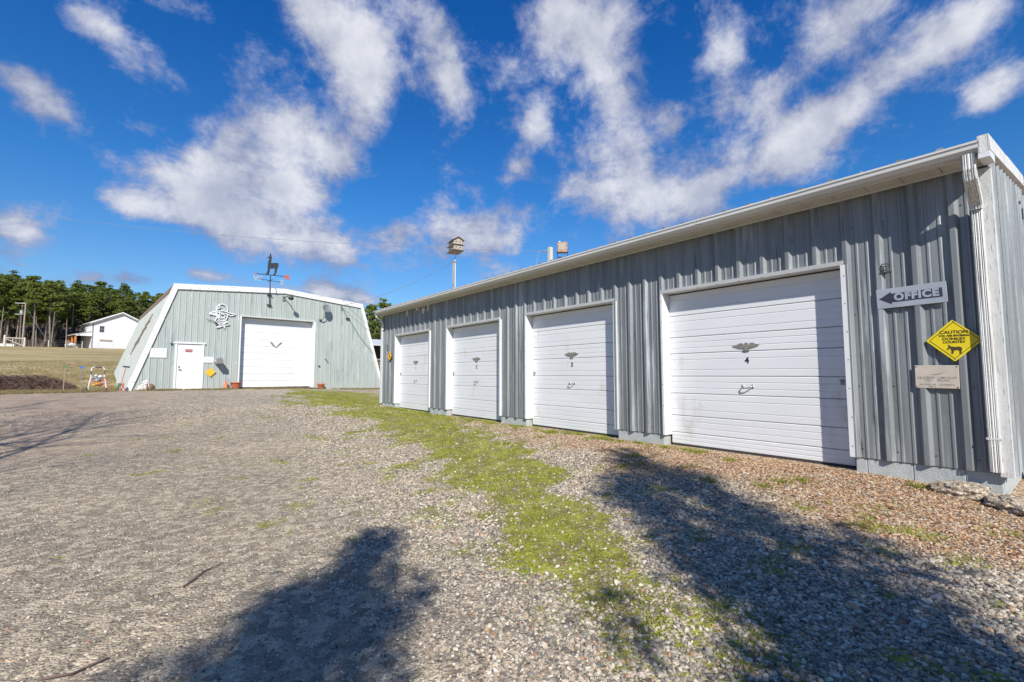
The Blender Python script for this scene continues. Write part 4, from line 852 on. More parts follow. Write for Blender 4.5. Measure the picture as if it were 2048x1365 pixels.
# weather vane
wv = on_barn('weather_vane', 5.19, 4.42, .12, 'weather vane with black llama silhouette above the barn roof', 'weather vane')
MB(BF).tube([(0, 0, 0), (0, 1.50, 0)], .022, 6).build('pole', 'black', wv)
MB(BF).box(-.10, .10, .05, .07, -.10, .02).box(-.10, .10, .53, .55, -.10, .02).build('bracket', 'black', wv)
MB(BF).tube([(-.62, 1.50, 0), (.62, 1.54, 0)], .018, 6).build('arrow_bar', 'black', wv)
MB(BF).plate([(.60, 1.53), (.66, 1.60), (.80, 1.66), (.88, 1.60), (.84, 1.53), (.90, 1.42), (.76, 1.40), (.68, 1.45)], -.01, .01).build('arrow_tail', 'pink', wv)
MB(BF).plate([(-.62, 1.55), (-.62, 1.45), (-.74, 1.50)], -.01, .01).build('arrow_head', 'pink', wv)
MB(BF).tube([(-.52, 1.27, 0), (.46, 1.22, 0)], .014, 6).tube([(0, 1.245, -.40), (0, 1.245, .40)], .014, 6).build('cross_arm', 'black', wv)
text('letter', 'W', .36, BF, -.56, 1.27, 0, 'signgrey', wv, .012); text('letter', 'S', .34, BF, .53, 1.22, 0, 'signgrey', wv, .012)
rotN = Matrix.Rotation(R(78), 4, 'Y')
for (wz, s_, vz) in ((.40, 'E', 1.14), (-.40, 'N', 1.33)):
    me_ = text_mesh(s_, .30, .012); me_.transform(BF @ Matrix.Translation((0, vz, wz)) @ Matrix.Rotation(R(75), 4, 'Y')); me_.materials.clear(); me_.materials.append(MT['white']); link('letter', me_, wv)
LL = [(415, 225), (430, 215), (445, 225), (450, 260), (465, 300), (460, 360), (452, 425), (540, 410), (600, 402), (622, 425), (610, 500), (590, 560), (580, 620), (556, 690), (495, 692), (530, 650), (540, 590), (532, 530), (490, 550), (440, 555), (430, 620), (412, 692), (340, 692), (372, 650), (385, 590), (382, 500), (390, 420), (405, 350), (412, 318), (375, 325), (368, 308), (408, 285), (420, 260)]
MB(BF).plate([((a - 450) * .00205, 1.535 + (692 - b2) * .00218) for a, b2 in LL], -.012, .012).build('llama_silhouette', 'black', wv)
# gooseneck flood lamp under the ridge
o = on_barn('gooseneck_lamp', 5.86, 4.86, .03, 'dark gooseneck lamp under the barn ridge', 'lamp')
MB(BF).box(-.05, .05, -.10, .12, 0, .04).build('mount', 'grey', o); MB(BF).tube([(0, .05, .04), (.05, .08, .3), (.10, .02, .55), (.12, -.03, .70)], .022, 6).build('arm', 'black', o)
MB(BF @ Matrix.Translation((.12, -.05, .72))).blob((0, 0, 0), (.13, .10, .12), 1, 2, .05).build('head', 'black', o, True)
# dish
o = on_barn('satellite_dish', 7.82, 4.35, .05, 'round grey dish on a pipe mount right of the big door', 'satellite dish')
m = MB(BF @ Matrix.Translation((.05, .17, .28)) @ Matrix.Rotation(R(-22), 4, 'X') @ Matrix.Rotation(R(8), 4, 'Y')); m.lathe([(0, 0), (.10, .008), (.19, .03), (.235, .055), (.24, .05), (.19, .018), (.10, -.006), (0, -.014)], n=20).build('dish', 'grey', o, True)
MB(BF).tube([(-.12, -.42, 0), (-.12, -.42, .10), (0, -.22, .22), (.03, .10, .26)], .022, 6).build('mast', 'grey', o); MB(BF).box(-.18, -.06, -.47, -.37, -.02, .01).build('foot', 'black', o)
o = on_barn('cable_bracket', 8.75, 4.72, .03, 'dark cable clamp high on the right of the barn', 'fitting'); MB(BF).tube([(0, .1, 0), (.02, 0, .1), (.03, -.2, .05)], .014, 5).build('clamp', 'black', o)
o = on_barn('hanging_cable', 8.80, 4.75, .06, 'thin dark cable running down the right of the barn wall', 'cable')
MB(BF).tube([(0, 0, 0), (.32, -.55, .02), (.42, -.66, .05), (1.0, -1.5, .02), (1.9, -2.5, .02)], .009, 4).box(.24, .44, -.64, -.58, -.02, .06).build('cable', 'black', o)

# ---- things standing at the barn
def gp_(x_, y_): return (x_, y_, float(G(x_, y_)))
def by_barn(u, w): p = QM @ (QF @ Vector((u, 0, w))); return p.x, p.y
x_, y_ = by_barn(3.49, .22); cn = thing('traffic_cone', gp_(x_, y_), 0, 'faded orange cone beside the left flower pot', 'traffic cone')
MB().box(-.13, .13, -.13, .13, 0, .025).build('base', 'cone', cn); MB().lathe([(.10, .025), (.025, .38), (.0, .38)], n=14).build('body', 'cone', cn, True)
x_, y_ = by_barn(3.87, .30); p = thing('flower_pot', gp_(x_, y_), 0, 'wide terracotta bowl pot on the left of the big door', 'flower pot')
MB().lathe([(.13, .03), (.20, .20), (.215, .27), (.225, .27), (.225, .31), (.20, .31), (.19, .25), (.0, .24)], n=20).build('bowl', 'terra', p, True); MB().lathe([(0, 0), (.15, 0), (.17, .03), (0, .03)], n=16).build('saucer', 'stonewhite', p)
x_, y_ = by_barn(7.74, .25); p = thing('flower_pot', gp_(x_, y_), 0, 'terracotta pot on the right of the big door', 'flower pot')
MB().lathe([(.12, 0), (.165, .21), (.185, .22), (.185, .27), (.165, .27), (.15, .22), (0, .21)], n=20).build('pot', 'terra', p, True)
x_, y_ = by_barn(.62, .30); p = thing('garden_statue', gp_(x_, y_), 0, 'white lumpy stone statue with brown barrel by the barn corner', 'statue')
m = MB(); m.blob((-.08, 0, .13), (.17, .12, .14), 1, 3, .25).blob((.0, .02, .30), (.12, .10, .13), 4, 3, .25).blob((-.16, -.03, .06), (.12, .10, .07), 6, 2, .2).build('figure', 'stonewhite', p)
MB(Matrix.Translation((.17, -.03, .14)) @ Matrix.Rotation(R(90), 4, 'X')).lathe([(0, -.14), (.11, -.14), (.14, -.05), (.14, .05), (.11, .14), (0, .14)], n=16).build('barrel', 'brownbarrel', p, True)
MB(Matrix.Translation((.12, -.05, .16)) @ Matrix.Rotation(R(75), 4, 'Y')).lathe([(.15, -.012), (.165, 0), (.15, .012)], n=16).build('hoop', 'white', p)
# wheeled frame with engine
cx_, cy_ = -1.62, 24.75
ct = thing('pressure_washer', gp_(cx_, cy_), R(8), 'wheeled red and white tube-frame machine beside the barn', 'machine')
m = MB()
for s_ in (-.24, .24): m.tube([(s_ * 1.15, -.05, .05), (s_, 0, .38), (s_ * .85, .08, .52), (s_ * .80, .12, .90), (s_ * .6, .13, .96)], .026, 6)
m.tube([(-.145, .13, .96), (.145, .13, .96)], .026, 6).tube([(-.24, 0, .36), (.24, 0, .36)], .02, 6).tube([(-.21, .07, .56), (.21, .07, .56)], .02, 6).build('frame', 'stonewhite', ct)
MB().tube([(-.10, .13, .96), (.12, .13, .96)], .03, 6).tube([(-.2, .1, .8), (-.2, .1, .62)], .03, 6).tube([(.2, .1, .86), (.2, .1, .66)], .03, 6).build('handle_grip', 'bark2', ct)
MB().tube([(.18, -.02, .56), (.27, -.04, .44), (.31, -.06, .2), (.34, -.05, .04)], .018, 6).tube([(-.2, -.02, .40), (.22, -.02, .42)], .022, 6).build('brace', 'pink', ct)
MB().blob((0, .02, .46), (.15, .12, .08), 2, 2, .25).blob((-.08, .0, .55), (.07, .07, .06), 3, 2, .2).build('engine', 'grey', ct); MB().blob((.07, 0, .58), (.08, .07, .06), 5, 2, .15).blob((-.06, -.03, .63), (.05, .05, .04), 5, 2, .15).build('tank', 'white', ct); MB().blob((.02, -.03, .29), (.15, .10, .09), 6, 2, .2).build('pump', 'redrock', ct)
MB().tube([(-.2, -.08, .3), (-.1, -.12, .26), (.0, -.12, .33), (.1, -.1, .25), (.04, -.1, .38), (-.12, -.1, .36)], .014, 5).build('hose', 'orange_y', ct)
for s_ in (-.31, .27): MB(Matrix.Translation((s_, -.02, .075)) @ Matrix.Rotation(R(90), 4, 'Y')).lathe([(0, -.035), (.05, -.035), (.078, -.02), (.078, .02), (.05, .035), (0, .035)], n=16).build('wheel', 'dark', ct, True)
x_, y_ = -.93, 24.42
tl_ = thing('sledge_hammer', gp_(x_, y_), 0, 'long-handled sledge hammer standing head up against the barn side', 'tool')
MB().tube([(0, 0, .02), (.16, .12, .96)], .016, 6).build('handle', 'pink', tl_); MB(Matrix.Translation((.165, .12, .98)) @ Matrix.Rotation(R(8), 4, 'Y')).box(-.11, .12, -.03, .03, -.03, .035).build('head', 'dark', tl_)
jk = thing('trolley_jack', gp_(-.88, 24.15), 0, 'small green and red trolley jack at the foot of the barn corner', 'jack')
MB().tube([(-.10, 0, .02), (-.05, 0, .30)], .04, 6).box(-.10, .0, -.05, .05, .18, .32).build('body', 'greenp', jk); MB().tube([(.08, 0, .34), (.06, 0, .2), (-.02, 0, .02)], .02, 6).tube([(.06, 0, .2), (.14, 0, .02)], .02, 6).box(.0, .10, -.04, .04, .2, .30).build('legs', 'pink', jk)
# marker stakes
st = thing('marker_stake', gp_(-2.77, 26.4), 0, 'thin green-grey stake left of the blue marker', 'stake'); MB().tube([(0, 0, 0), (.02, 0, .96)], .016, 6).build('post', 'wood', st); MB().box(-.02, .09, -.01, .01, .95, 1.01).build('clip', 'greenp', st)
st = thing('marker_stake', gp_(-2.20, 25.9), 0, 'thin white stake topped with a blue reflector', 'stake'); MB().tube([(0, 0, 0), (0, 0, .98)], .014, 6).build('post', 'grey', st)
MB(BF).plate([(-.07, .94), (-.08, .99), (-.03, 1.03), (.02, 1.02), (.04, .99), (.12, .98), (.07, .94), (.03, .92), (-.02, .92)], -.01, .01).build('reflector', 'blue', st)
# brush pile
q = 3800; m = MB(); bx_, by_ = -3.95, 28.4
vs = []; fs = []
for i in range(q):
    u_ = random.random(); cx2 = -2.05 * (u_ - .5) * 2 * -1; px_ = bx_ - .15 + (u_ - .5) * 3.0; pr2 = max(.0, 1 - abs((u_ - .45) / .58) ** 2.6) * .62 + .03
    py_ = by_ + random.gauss(0, .35) - (u_ - .5) * .7; pz_ = float(G(px_, py_)) + random.random() ** .8 * pr2 * max(.15, 1 - abs(py_ - by_ + (u_ - .5) * .7) / 1.2)
    L_ = random.uniform(.12, .42) * (1 + (random.random() < .06)); a_ = random.gauss(.1, .9); e_ = random.gauss(0, .55); d = Vector((math.cos(a_) * math.cos(e_), math.sin(a_) * math.cos(e_), math.sin(e_))) * L_ * .5
    w = random.uniform(.005, .013); up = Vector((0, 0, w)); sd = Vector((-math.sin(a_), math.cos(a_), 0)) * w; c = Vector((px_, py_, pz_)); o_ = len(vs)
    vs += [tuple(c - d + up), tuple(c - d - sd), tuple(c - d + sd - up), tuple(c + d + up * .5), tuple(c + d - sd * .5), tuple(c + d + sd * .5)]
    fs += [(o_, o_ + 1, o_ + 4, o_ + 3), (o_ + 1, o_ + 2, o_ + 5, o_ + 4), (o_ + 2, o_, o_ + 3, o_ + 5)]
m.v = vs; m.f = fs; o = m.build('brush_pile', 'twig'); tag(o, kind='stuff')
# fallen sticks
for pts, lb in (([(.24, 3.83), (.30, 3.92), (.37, 4.04), (.50, 4.14)], 'thin curved dead stick on the gravel left of the tree shadow'), ([(-.34, 3.10), (-.22, 3.06), (-.10, 3.12)], 'small brown stick on the gravel at the lower left edge')):
    s_ = MB().tube([(a, b2, float(G(a, b2)) + .012) for a, b2 in pts], [.005, .006, .005, .003][:len(pts)], 5).build('stick', 'twig'); tag(s_, lb, 'stick')

# ================================================================== POLES AND WIRES
bp_ = thing('birdhouse', gp_(11.21, 18.67), R(-12), 'two-storey weathered wooden birdhouse on a tall pole behind the garage', 'birdhouse')
bz = float(G(11.21, 18.67))
MB().tube([(0, 0, 0), (0, 0, 6.93 - bz)], .024, 8).build('pole', 'palemetal', bp_)
MB().tube([(-.10, .0, 0), (-.10, .0, 6.48 - bz)], .042, 8).build('post', 'wood', bp_)
MB().box(-.16, .06, -.04, .04, 6.40 - bz, 6.48 - bz).build('clamp', 'grey', bp_)
z0 = 6.92 - bz
MB().box(-.30, .30, -.48, .48, z0, z0 + .03).build('floor_board', 'birdwood', bp_)
h_ = MB().box(-.21, .21, -.38, .38, z0 + .031, z0 + .27).box(-.21, .21, -.38, .38, z0 + .305, z0 + .50).plate([(0, 0), (1e-3, 0), (0, 1e-3)], 0, 1e-4).build('house', 'birdwood', bp_)
MB().box(-.29, .29, -.46, .46, z0 + .271, z0 + .304).build('balcony', 'birdwood', bp_)
for s_ in (-1, 1):
    MB().add([(0, -.47, z0 + .66), (0, .47, z0 + .66), (s_ * .30, .47, z0 + .49), (s_ * .30, -.47, z0 + .49), (0, -.47, z0 + .635), (0, .47, z0 + .635), (s_ * .30, .47, z0 + .465), (s_ * .30, -.47, z0 + .465)], [(0, 1, 2, 3), (4, 7, 6, 5), (0, 3, 7, 4), (1, 5, 6, 2), (3, 2, 6, 7)]).build('roof', 'birdwood', bp_)
for y_ in (-.38, .37): MB().add([(-.21, y_, z0 + .50), (.21, y_, z0 + .50), (0, y_, z0 + .63), (-.21, y_ + .01, z0 + .50), (.21, y_ + .01, z0 + .50), (0, y_ + .01, z0 + .63)], [(0, 1, 2), (3, 5, 4), (0, 2, 5, 3), (1, 4, 5, 2)]).build('gable', 'birdwood', bp_)
for zz in (.14, .40):
    for yy in (-.25, 0, .25): MB(Matrix.Translation((-.212, yy, z0 + zz)) @ Matrix.Rotation(R(-90), 4, 'Y')).lathe([(0, .004), (.032, .004), (.032, 0)], n=10).build('entrance_hole', 'dark', h_)
    for xx in (-.1, .1): MB(Matrix.Translation((xx, -.382, z0 + zz)) @ Matrix.Rotation(R(90), 4, 'X')).lathe([(0, .004), (.032, .004), (.032, 0)], n=10).build('entrance_hole', 'dark', h_)
wp = thing('service_pole', gp_(12.76, 13.72), 0, 'pale square wooden post rising behind the garage roof', 'pole'); wz_ = float(G(12.76, 13.72))
MB().bev(-.075, .075, -.075, .075, 0, 6.32 - wz_, .01).build('post', 'palewood', wp)
MB().tube([(-.075, .05, 6.16 - wz_), (-.30, .15, 6.14 - wz_)], .025, 6).tube([(-.3, .1, 6.14 - wz_), (-.45, .2, 6.10 - wz_), (-.55, .25, 5.6 - wz_), (-.5, .22, 5.0 - wz_)], .012, 5).build('insulator', 'wire', wp)
fl = thing('flood_light', (13.16, 13.42, 6.12), R(-42), 'rusty brown box flood light on a dark yoke above the garage roof', 'flood light')
MB().bev(-.20, .20, -.14, .14, -.02, .40, .03).build('housing', 'lampbrown', fl); MB().plate([(-.12, .2), (-.05, .3), (.06, .28), (.02, .1), (-.1, .06)], -.145, -.141) if False else None
MB(BF).bev(-.14, .12, .06, .34, .142, .150, .01).build('lens', 'birdwood', fl); MB().blob((-.11, 0, .43), (.04, .04, .04), 1, 2, .02).build('photocell', 'white', fl, True)
MB().tube([(-.21, 0, .06), (-.21, 0, -.20), (.21, 0, -.20), (.21, 0, .10)], .02, 6).tube([(0, 0, -.20), (-.25, .0, -.30), (-.46, .0, -.42)], .022, 6).build('yoke', 'black', fl)
def wire(A, B, sag, r_, label, cat='wire', n_=28):
    A = Vector(A); B = Vector(B); pts = []
    for i in range(n_ + 1):
        t_ = i / n_; p = A.lerp(B, t_); p.z -= sag * 4 * t_ * (1 - t_); pts.append(tuple(p))
    o = MB().tube(pts, r_, 5).build('wire', 'wire'); tag(o, label, cat); return o
wire((12.55, 13.85, 6.14), (-10.0, 46.6, 12.6), .55, .009, 'long overhead wire crossing the sky from the pole behind the garage to the left edge')
wire((11.11, 18.67, 6.44), QM @ Vector((8.75, -.05, 4.4)), .32, .010, 'short wire from the birdhouse post down to the barn')
up_ = thing('utility_pole', gp_(-10.0, 46.6), 0, 'tall wooden utility pole carrying the overhead wire, beyond the left edge', 'utility pole')
MB().tube([(0, 0, 0), (0, 0, 12.7 - float(G(-10, 46.6)))], [.16, .11], 8).build('pole', 'wood', up_)

# ================================================================== FAR HOUSE, FENCE, LEFT POLE
HX, HY = -9.2, 121.3; HZ = 6.35
hs = thing('white_house', (HX, HY, HZ), R(15), 'white two-storey house with side porch in front of the pines', 'house')
def dirline(*a): pass
HW, HD, HE, HR = 8.9, 9.0, 5.1, 7.35       # width, depth, eave, ridge
MB().add([(0, 0, -1), (HW, 0, -1), (HW, 0, HE), (HW / 2, 0, HR), (0, 0, HE), (0, HD, -1), (HW, HD, -1), (HW, HD, HE), (HW / 2, HD, HR), (0, HD, HE)], [(0, 1, 2, 3, 4), (9, 8, 7, 6, 5), (0, 4, 9, 5), (1, 6, 7, 2)]).build('wall', 'vinyl', hs)
MB().box(-.04, HW + .04, -.05, 0.02, -1.2, .0).build('foundation', 'greyroof', hs)
sb = MB()
k = 0
while .1 + k * .16 < HR - .1:
    z_ = .1 + k * .16; k += 1; half = HW / 2 if z_ < HE else HW / 2 * (HR - z_) / (HR - HE)
    sb.add([(HW / 2 - half, -.004, z_ + .15), (HW / 2 + half, -.004, z_ + .15), (HW / 2 + half, -.03, z_), (HW / 2 - half, -.03, z_), (HW / 2 + half, -.004, z_), (HW / 2 - half, -.004, z_)], [(3, 2, 1, 0), (5, 4, 2, 3)])
o = sb.build('clapboard', 'vinyl', hs); tag(o, kind='stuff')
for s_ in (-1, 1):
    e = HW / 2 + s_ * (HW / 2 + .45); ez = HE - .45 * (HR - HE) / (HW / 2)
    MB().add([(HW / 2, -.4, HR + .12), (HW / 2, HD + .4, HR + .12), (e, HD + .4, ez + .12), (e, -.4, ez + .12), (HW / 2, -.4, HR), (HW / 2, HD + .4, HR), (e, HD + .4, ez), (e, -.4, ez)], [(0, 1, 2, 3), (7, 6, 5, 4), (1, 5, 6, 2), (3, 2, 6, 7)]).build('roof', 'shingle', hs)
    MB().add([(HW / 2, -.42, HR + .13), (e, -.42, ez + .13), (e, -.42, ez - .08), (HW / 2, -.42, HR - .08), (HW / 2, -.38, HR + .13), (e, -.38, ez + .13), (e, -.38, ez - .08), (HW / 2, -.38, HR - .08)], [(0, 1, 2, 3), (7, 6, 5, 4), (0, 4, 5, 1), (2, 6, 7, 3)]).build('rake_board', 'vinyl', hs)
    MB().add([(HW / 2, -.37, HR - .03), (e, -.37, ez - .03), (e, -.37, ez - .30), (HW / 2, -.37, HR - .30), (HW / 2, -.05, HR - .03), (e, -.05, ez - .03), (e, -.05, ez - .30), (HW / 2, -.05, HR - .30)], [(0, 1, 2, 3), (0, 4, 5, 1), (2, 6, 7, 3)]).build('soffit', 'greyroof', hs)
wf = MB().box(1.0, 1.78, -.06, -.031, 3.15, 4.45).build('window', 'vinyl', hs)
for z_ in (3.19, 3.81): 
    for x_ in (1.05, 1.40): MB().box(x_, x_ + .33, -.075, -.061, z_, z_ + .58).build('pane', 'glass', wf)
MB().box(1.15, 3.1, -.06, -.031, 1.35, 1.75).build('gable_sign', 'wood', hs)
MB().box(-.02, .16, -.05, -.02, 0, HE - .1).build('corner_board', 'greyroof', hs)
# porch on the left side
MB().box(-2.5, -.03, .2, HD - .4, -.7, -.05).build('porch_floor', 'concrete', hs)
MB().add([(-2.7, 0, 2.55), (0, 0, 3.3), (0, HD - .2, 3.3), (-2.7, HD - .2, 2.55), (-2.7, 0, 2.38), (0, 0, 3.13), (0, HD - .2, 3.13), (-2.7, HD - .2, 2.38)], [(0, 1, 2, 3), (7, 6, 5, 4), (0, 4, 5, 1), (3, 7, 4, 0)]).build('porch_roof', 'shingle', hs)
MB().add([(-2.4, .05, 2.3), (0, .05, 2.3), (0, .05, 3.12), (-2.4, .05, 2.46), (-2.4, .12, 2.3), (0, .12, 2.3), (0, .12, 3.12), (-2.4, .12, 2.46)], [(0, 1, 2, 3), (7, 6, 5, 4), (0, 4, 5, 1)]).build('porch_gable', 'vinyl', hs)
for y_ in (.25, 3.0, 6.0): MB().box(-2.45, -2.15, y_, y_ + .28, -.05, 2.4).build('porch_post', 'cedar', hs)
rl = MB().box(-2.3, -.3, 6.6, 6.66, .02, .95).build('railing', 'vinyl', hs)
# sheds, fence and gate by the wood edge
def fence_post(x_, y_, hgt, r_, lb, mat='palewood'):
    o = MB().tube([(0, 0, -.2), (0, 0, hgt)], [r_, r_ * .9], 6).build('fence_post', mat); o.location = gp_(x_, y_); tag(o, lb, 'fence post', 'fence posts along the top of the field'); return o
FP = [(-22.9 + k * 2.15, 113.4 + k * .32) for k in range(11)]
for k, (x_, y_) in enumerate(FP):
    if k in (1, 3): continue
    fence_post(x_, y_, 1.3, .07, 'slim weathered post of the wire fence along the top of the field')
gt = thing('fence_brace', gp_(-19.4, 113.3), R(8), 'pale wooden H-brace of the field fence beside the far pole', 'fence')
MB().tube([(0, 0, -.2), (0, 0, 1.9)], .16, 8).build('post', 'palewood', gt); MB().tube([(2.3, 0, -.2), (2.3, 0, 1.6)], .13, 8).build('post', 'palewood', gt); MB().tube([(0, 0, 1.45), (2.3, 0, 1.45)], .09, 6).build('rail', 'palewood', gt); MB().tube([(.1, 0, 1.3), (2.2, 0, .15)], .07, 6).build('brace', 'palewood', gt)
fw = MB()
for z_ in (.3, .6, .9, 1.2): fw.tube([(x_, y_, float(G(x_, y_)) + z_) for x_, y_ in FP], .012, 3)
o = fw.build('wire_fence', 'wire'); tag(o, 'thin wire strands of the fence along the top of the field', 'fence')
pp = thing('utility_pole', gp_(-17.6, 115.0), 0, 'bare pale utility pole with two short arms at the left edge', 'utility pole')
MB().tube([(0, 0, -.3), (.05, 0, 7.4)], [.125, .09], 8).build('pole', 'wood', pp); MB().tube([(0, 0, 7.5), (-1.2, -.2, 7.45)], .06, 5).build('arm', 'palemetal', pp); MB().tube([(0, 0, 5.6), (-1.1, -.2, 5.5)], .06, 5).build('arm', 'palemetal', pp); MB().lathe([(0, -.3), (.22, -.3), (.22, .3), (0, .3)], (-.35, -.1, 5.9), 10).build('transformer', 'signgrey', pp); MB().tube([(0, 0, 7.1), (3.4, .6, .2)], .02, 4).build('guy_wire', 'wire', pp)
wl_ = MB().box(0, 5.2, 0, .8, -.3, .45).build('low_wall', 'palemetal'); wl_.location = gp_(-23.8, 115.3); tag(wl_, 'low pale slab at the wood edge on the far left', 'slab')
wb = MB().blob((0, 0, .35), (.8, .6, .45), 5, 2, .15).build('tarpaulin', 'palemetal'); wb.location = gp_(-11.9, 119.0); tag(wb, 'small pale covered heap left of the white house', 'heap')
# open store with pale roof seen between the two buildings
fs_ = thing('wood_store', gp_(12.6, 30.5), R(0), 'low open shed with pale metal roof and stacked wood between barn and garage', 'shed')
MB().add([(-1.5, -.6, 2.7), (5, -.6, 2.7), (5, 3, 3.35), (-1.5, 3, 3.35), (-1.5, -.6, 2.65), (5, -.6, 2.65), (5, 3, 3.3), (-1.5, 3, 3.3)], [(0, 1, 2, 3), (7, 6, 5, 4), (0, 4, 5, 1)]).build('roof', 'palemetal', fs_)
for x_ in (-1.3, 1.4, 4.6): MB().box(x_, x_ + .12, -.4, -.28, -.2, 2.65).build('post', 'wood', fs_)
MB().box(-1.4, 4.8, 2.6, 2.7, -.2, 3.2).build('back_wall', 'bark2', fs_)
for r_ in range(9):
    for k in range(20):
        if random.random() < .12: continue
        rr_ = random.uniform(.07, .11); MB(Matrix.Translation((-1.1 + k * .26 + random.uniform(-.05, .05), 0, .1 + r_ * .2)) @ Matrix.Rotation(R(90), 4, 'X')).lathe([(0, -.4), (rr_, -.4), (rr_ * .95, .4), (0, .4)], n=7).build('log', random.choice(['log', 'log', 'bark2', 'wood']), fs_)

# ================================================================== TREES
def leaf_cloud(clumps, per, size, flat=.6):
    V = []; F = []; k = 0
    for (c, r) in clumps:
        for i in range(per):
            d = Vector((random.gauss(0, 1), random.gauss(0, 1), random.gauss(0, 1))).normalized() * (random.random() ** .45)
            p = Vector(c) + Vector((d.x * r[0], d.y * r[1], d.z * r[2]))
            a = Vector((random.gauss(0, 1), random.gauss(0, 1), random.gauss(0, flat))).normalized(); b2 = a.cross(Vector((random.gauss(0, 1), random.gauss(0, 1), random.gauss(0, 1)))).normalized()
            s_ = size * random.uniform(.6, 1.4); V += [tuple(p - a * s_), tuple(p + b2 * s_ * .45), tuple(p + a * s_), tuple(p - b2 * s_ * .45)]; F.append((k, k + 1, k + 2, k + 3)); k += 4
    m = MB(); m.v = V; m.f = F; return m
def pine_meshes(seed, H=16., low=.42, spread=2.5, per=70, leaf=.21):
    random.seed(seed); cl = []; br = MB(); br.tube([(0, 0, -.5), (random.uniform(-.2, .2), random.uniform(-.2, .2), H * .5), (random.uniform(-.3, .3), random.uniform(-.3, .3), H * .96)], [.19, .13, .03], 7)
    k = 0
    for i in range(46):
        t_ = low + (1 - low) * (i / 46) ** .85; z_ = H * t_; rad = spread * (1 - ((t_ - low) / (1 - low)) ** 1.7) * (.6 + .5 * random.random()) * (.55 + .45 * min(1, (t_ - low) * 7)) + .35
        a = random.random() * 6.283; q = rad * random.uniform(.45, 1.); c = (math.cos(a) * q, math.sin(a) * q, z_ + random.uniform(-.2, .5))
        cl.append((c, (.80, .80, .42))); br.tube([(0, 0, z_ - .25 * q), c], [.05, .015], 4, False)
    for i in range(7):      # dead stubs below the crown
        z_ = H * random.uniform(.2, low); a = random.random() * 6.283; br.tube([(0, 0, z_), (math.cos(a) * .9, math.sin(a) * .9, z_ + random.uniform(-.2, .3))], [.03, .01], 3, False)
    return br.mesh('trunk', 'bark'), leaf_cloud(cl, per, leaf).mesh('crown', 'pine')
PV = [pine_meshes(s, 16, lw, sp_) for s, lw, sp_ in ((1, .40, 2.6), (2, .46, 2.3), (3, .50, 2.8), (4, .43, 2.4), (5, .36, 2.9), (6, .55, 2.2))]
BUSH = [pine_meshes(s, 11, .06, 3.0, 40, .28) for s in (21, 22)]
random.seed(99)
def pine(x_, y_, s_, v, label, group, sz=None):
    tr_, cr_ = v; o = thing('pine_tree', (x_, y_, float(G(x_, y_))), random.random() * 6.28, label, 'pine tree', group); o.scale = (s_ * random.uniform(1.05, 1.35), s_ * random.uniform(1.05, 1.35), (sz or s_) * random.uniform(.92, 1.10)); o.rotation_euler[0] = random.gauss(0, .025); o.rotation_euler[1] = random.gauss(0, .025)
    link('trunk', tr_, o); link('crown', cr_, o); return o
rows = [(121.5, 0), (124, 1), (127, 2), (130, 3), (134, 4), (137.5, 5), (141.5, 6), (146, 7), (151, 8)]
for (ry, k) in rows:
    x_ = -40 + random.random() * 3
    while x_ < 9:
        yy = ry + random.uniform(-1.3, 1.3) + .10 * (x_ + 25) * -1
        xx = x_ + random.uniform(-.7, .7)
        behind_house = (-14.5 < xx < 6) and yy < 133.5
        if not behind_house:
            s_ = (.60 + .17 * random.random()) * (1 + .012 * k) * np.interp(xx, [-30, -18, -8, 4], [1.04, 1.0, .99, .96])
            lb = 'tall slender pine with bare pale trunk in the front row of the wood' if k < 2 else 'dark green pine standing deeper in the wood behind the front trunks'
            pine(xx, yy, float(s_), random.choice(PV), lb, 'pines of the wood edge' if k < 2 else 'pines deeper in the wood')
        x_ += random.uniform(1.5, 2.6)
for k in range(9):
    pine(24 + k * 2.6 + random.uniform(-.5, .5), 82 - k * .8 + random.uniform(-2, 2), random.uniform(.72, .85), random.choice(BUSH), 'bushy green pine behind the wood store, right of the barn', 'bushy pines right of the barn')
for k in range(7):
    pine(28 + k * 3.2 + random.uniform(-.5, .5), 92 - k * .8 + random.uniform(-2, 2), random.uniform(.9, 1.0), random.choice(BUSH), 'taller pine in the second row right of the barn', 'second row of pines right of the barn')
# bare undergrowth between the trunks
random.seed(5); m = MB(); V = []; F = []; k = 0
for i in range(9000):
    x_ = random.uniform(-42, 12); y_ = random.uniform(121, 150) + .10 * (x_ + 25) * -1
    if -14.5 < x_ < 6 and y_ < 133: continue
    z_ = float(0); hgt = random.uniform(.5, 3.6) * random.random() ** .5; w = random.uniform(.02, .10); a = random.random() * 6.28; lx, ly = random.gauss(0, .25) * hgt, random.gauss(0, .25) * hgt
    V += [(x_ - math.cos(a) * w, y_ - math.sin(a) * w, 0), (x_ + math.cos(a) * w, y_ + math.sin(a) * w, 0), (x_ + lx + math.cos(a) * w * .6, y_ + ly, hgt), (x_ + lx - .02, y_ + ly, hgt * 1.02)]; F.append((k, k + 1, k + 2, k + 3)); k += 4
arr = np.array(V); arr[:, 2] += G(arr[:, 0], arr[:, 1]) - .05; m.v = [tuple(r_) for r_ in arr]; m.f = F; o = m.build('underbrush', 'brush'); tag(o, kind='stuff')
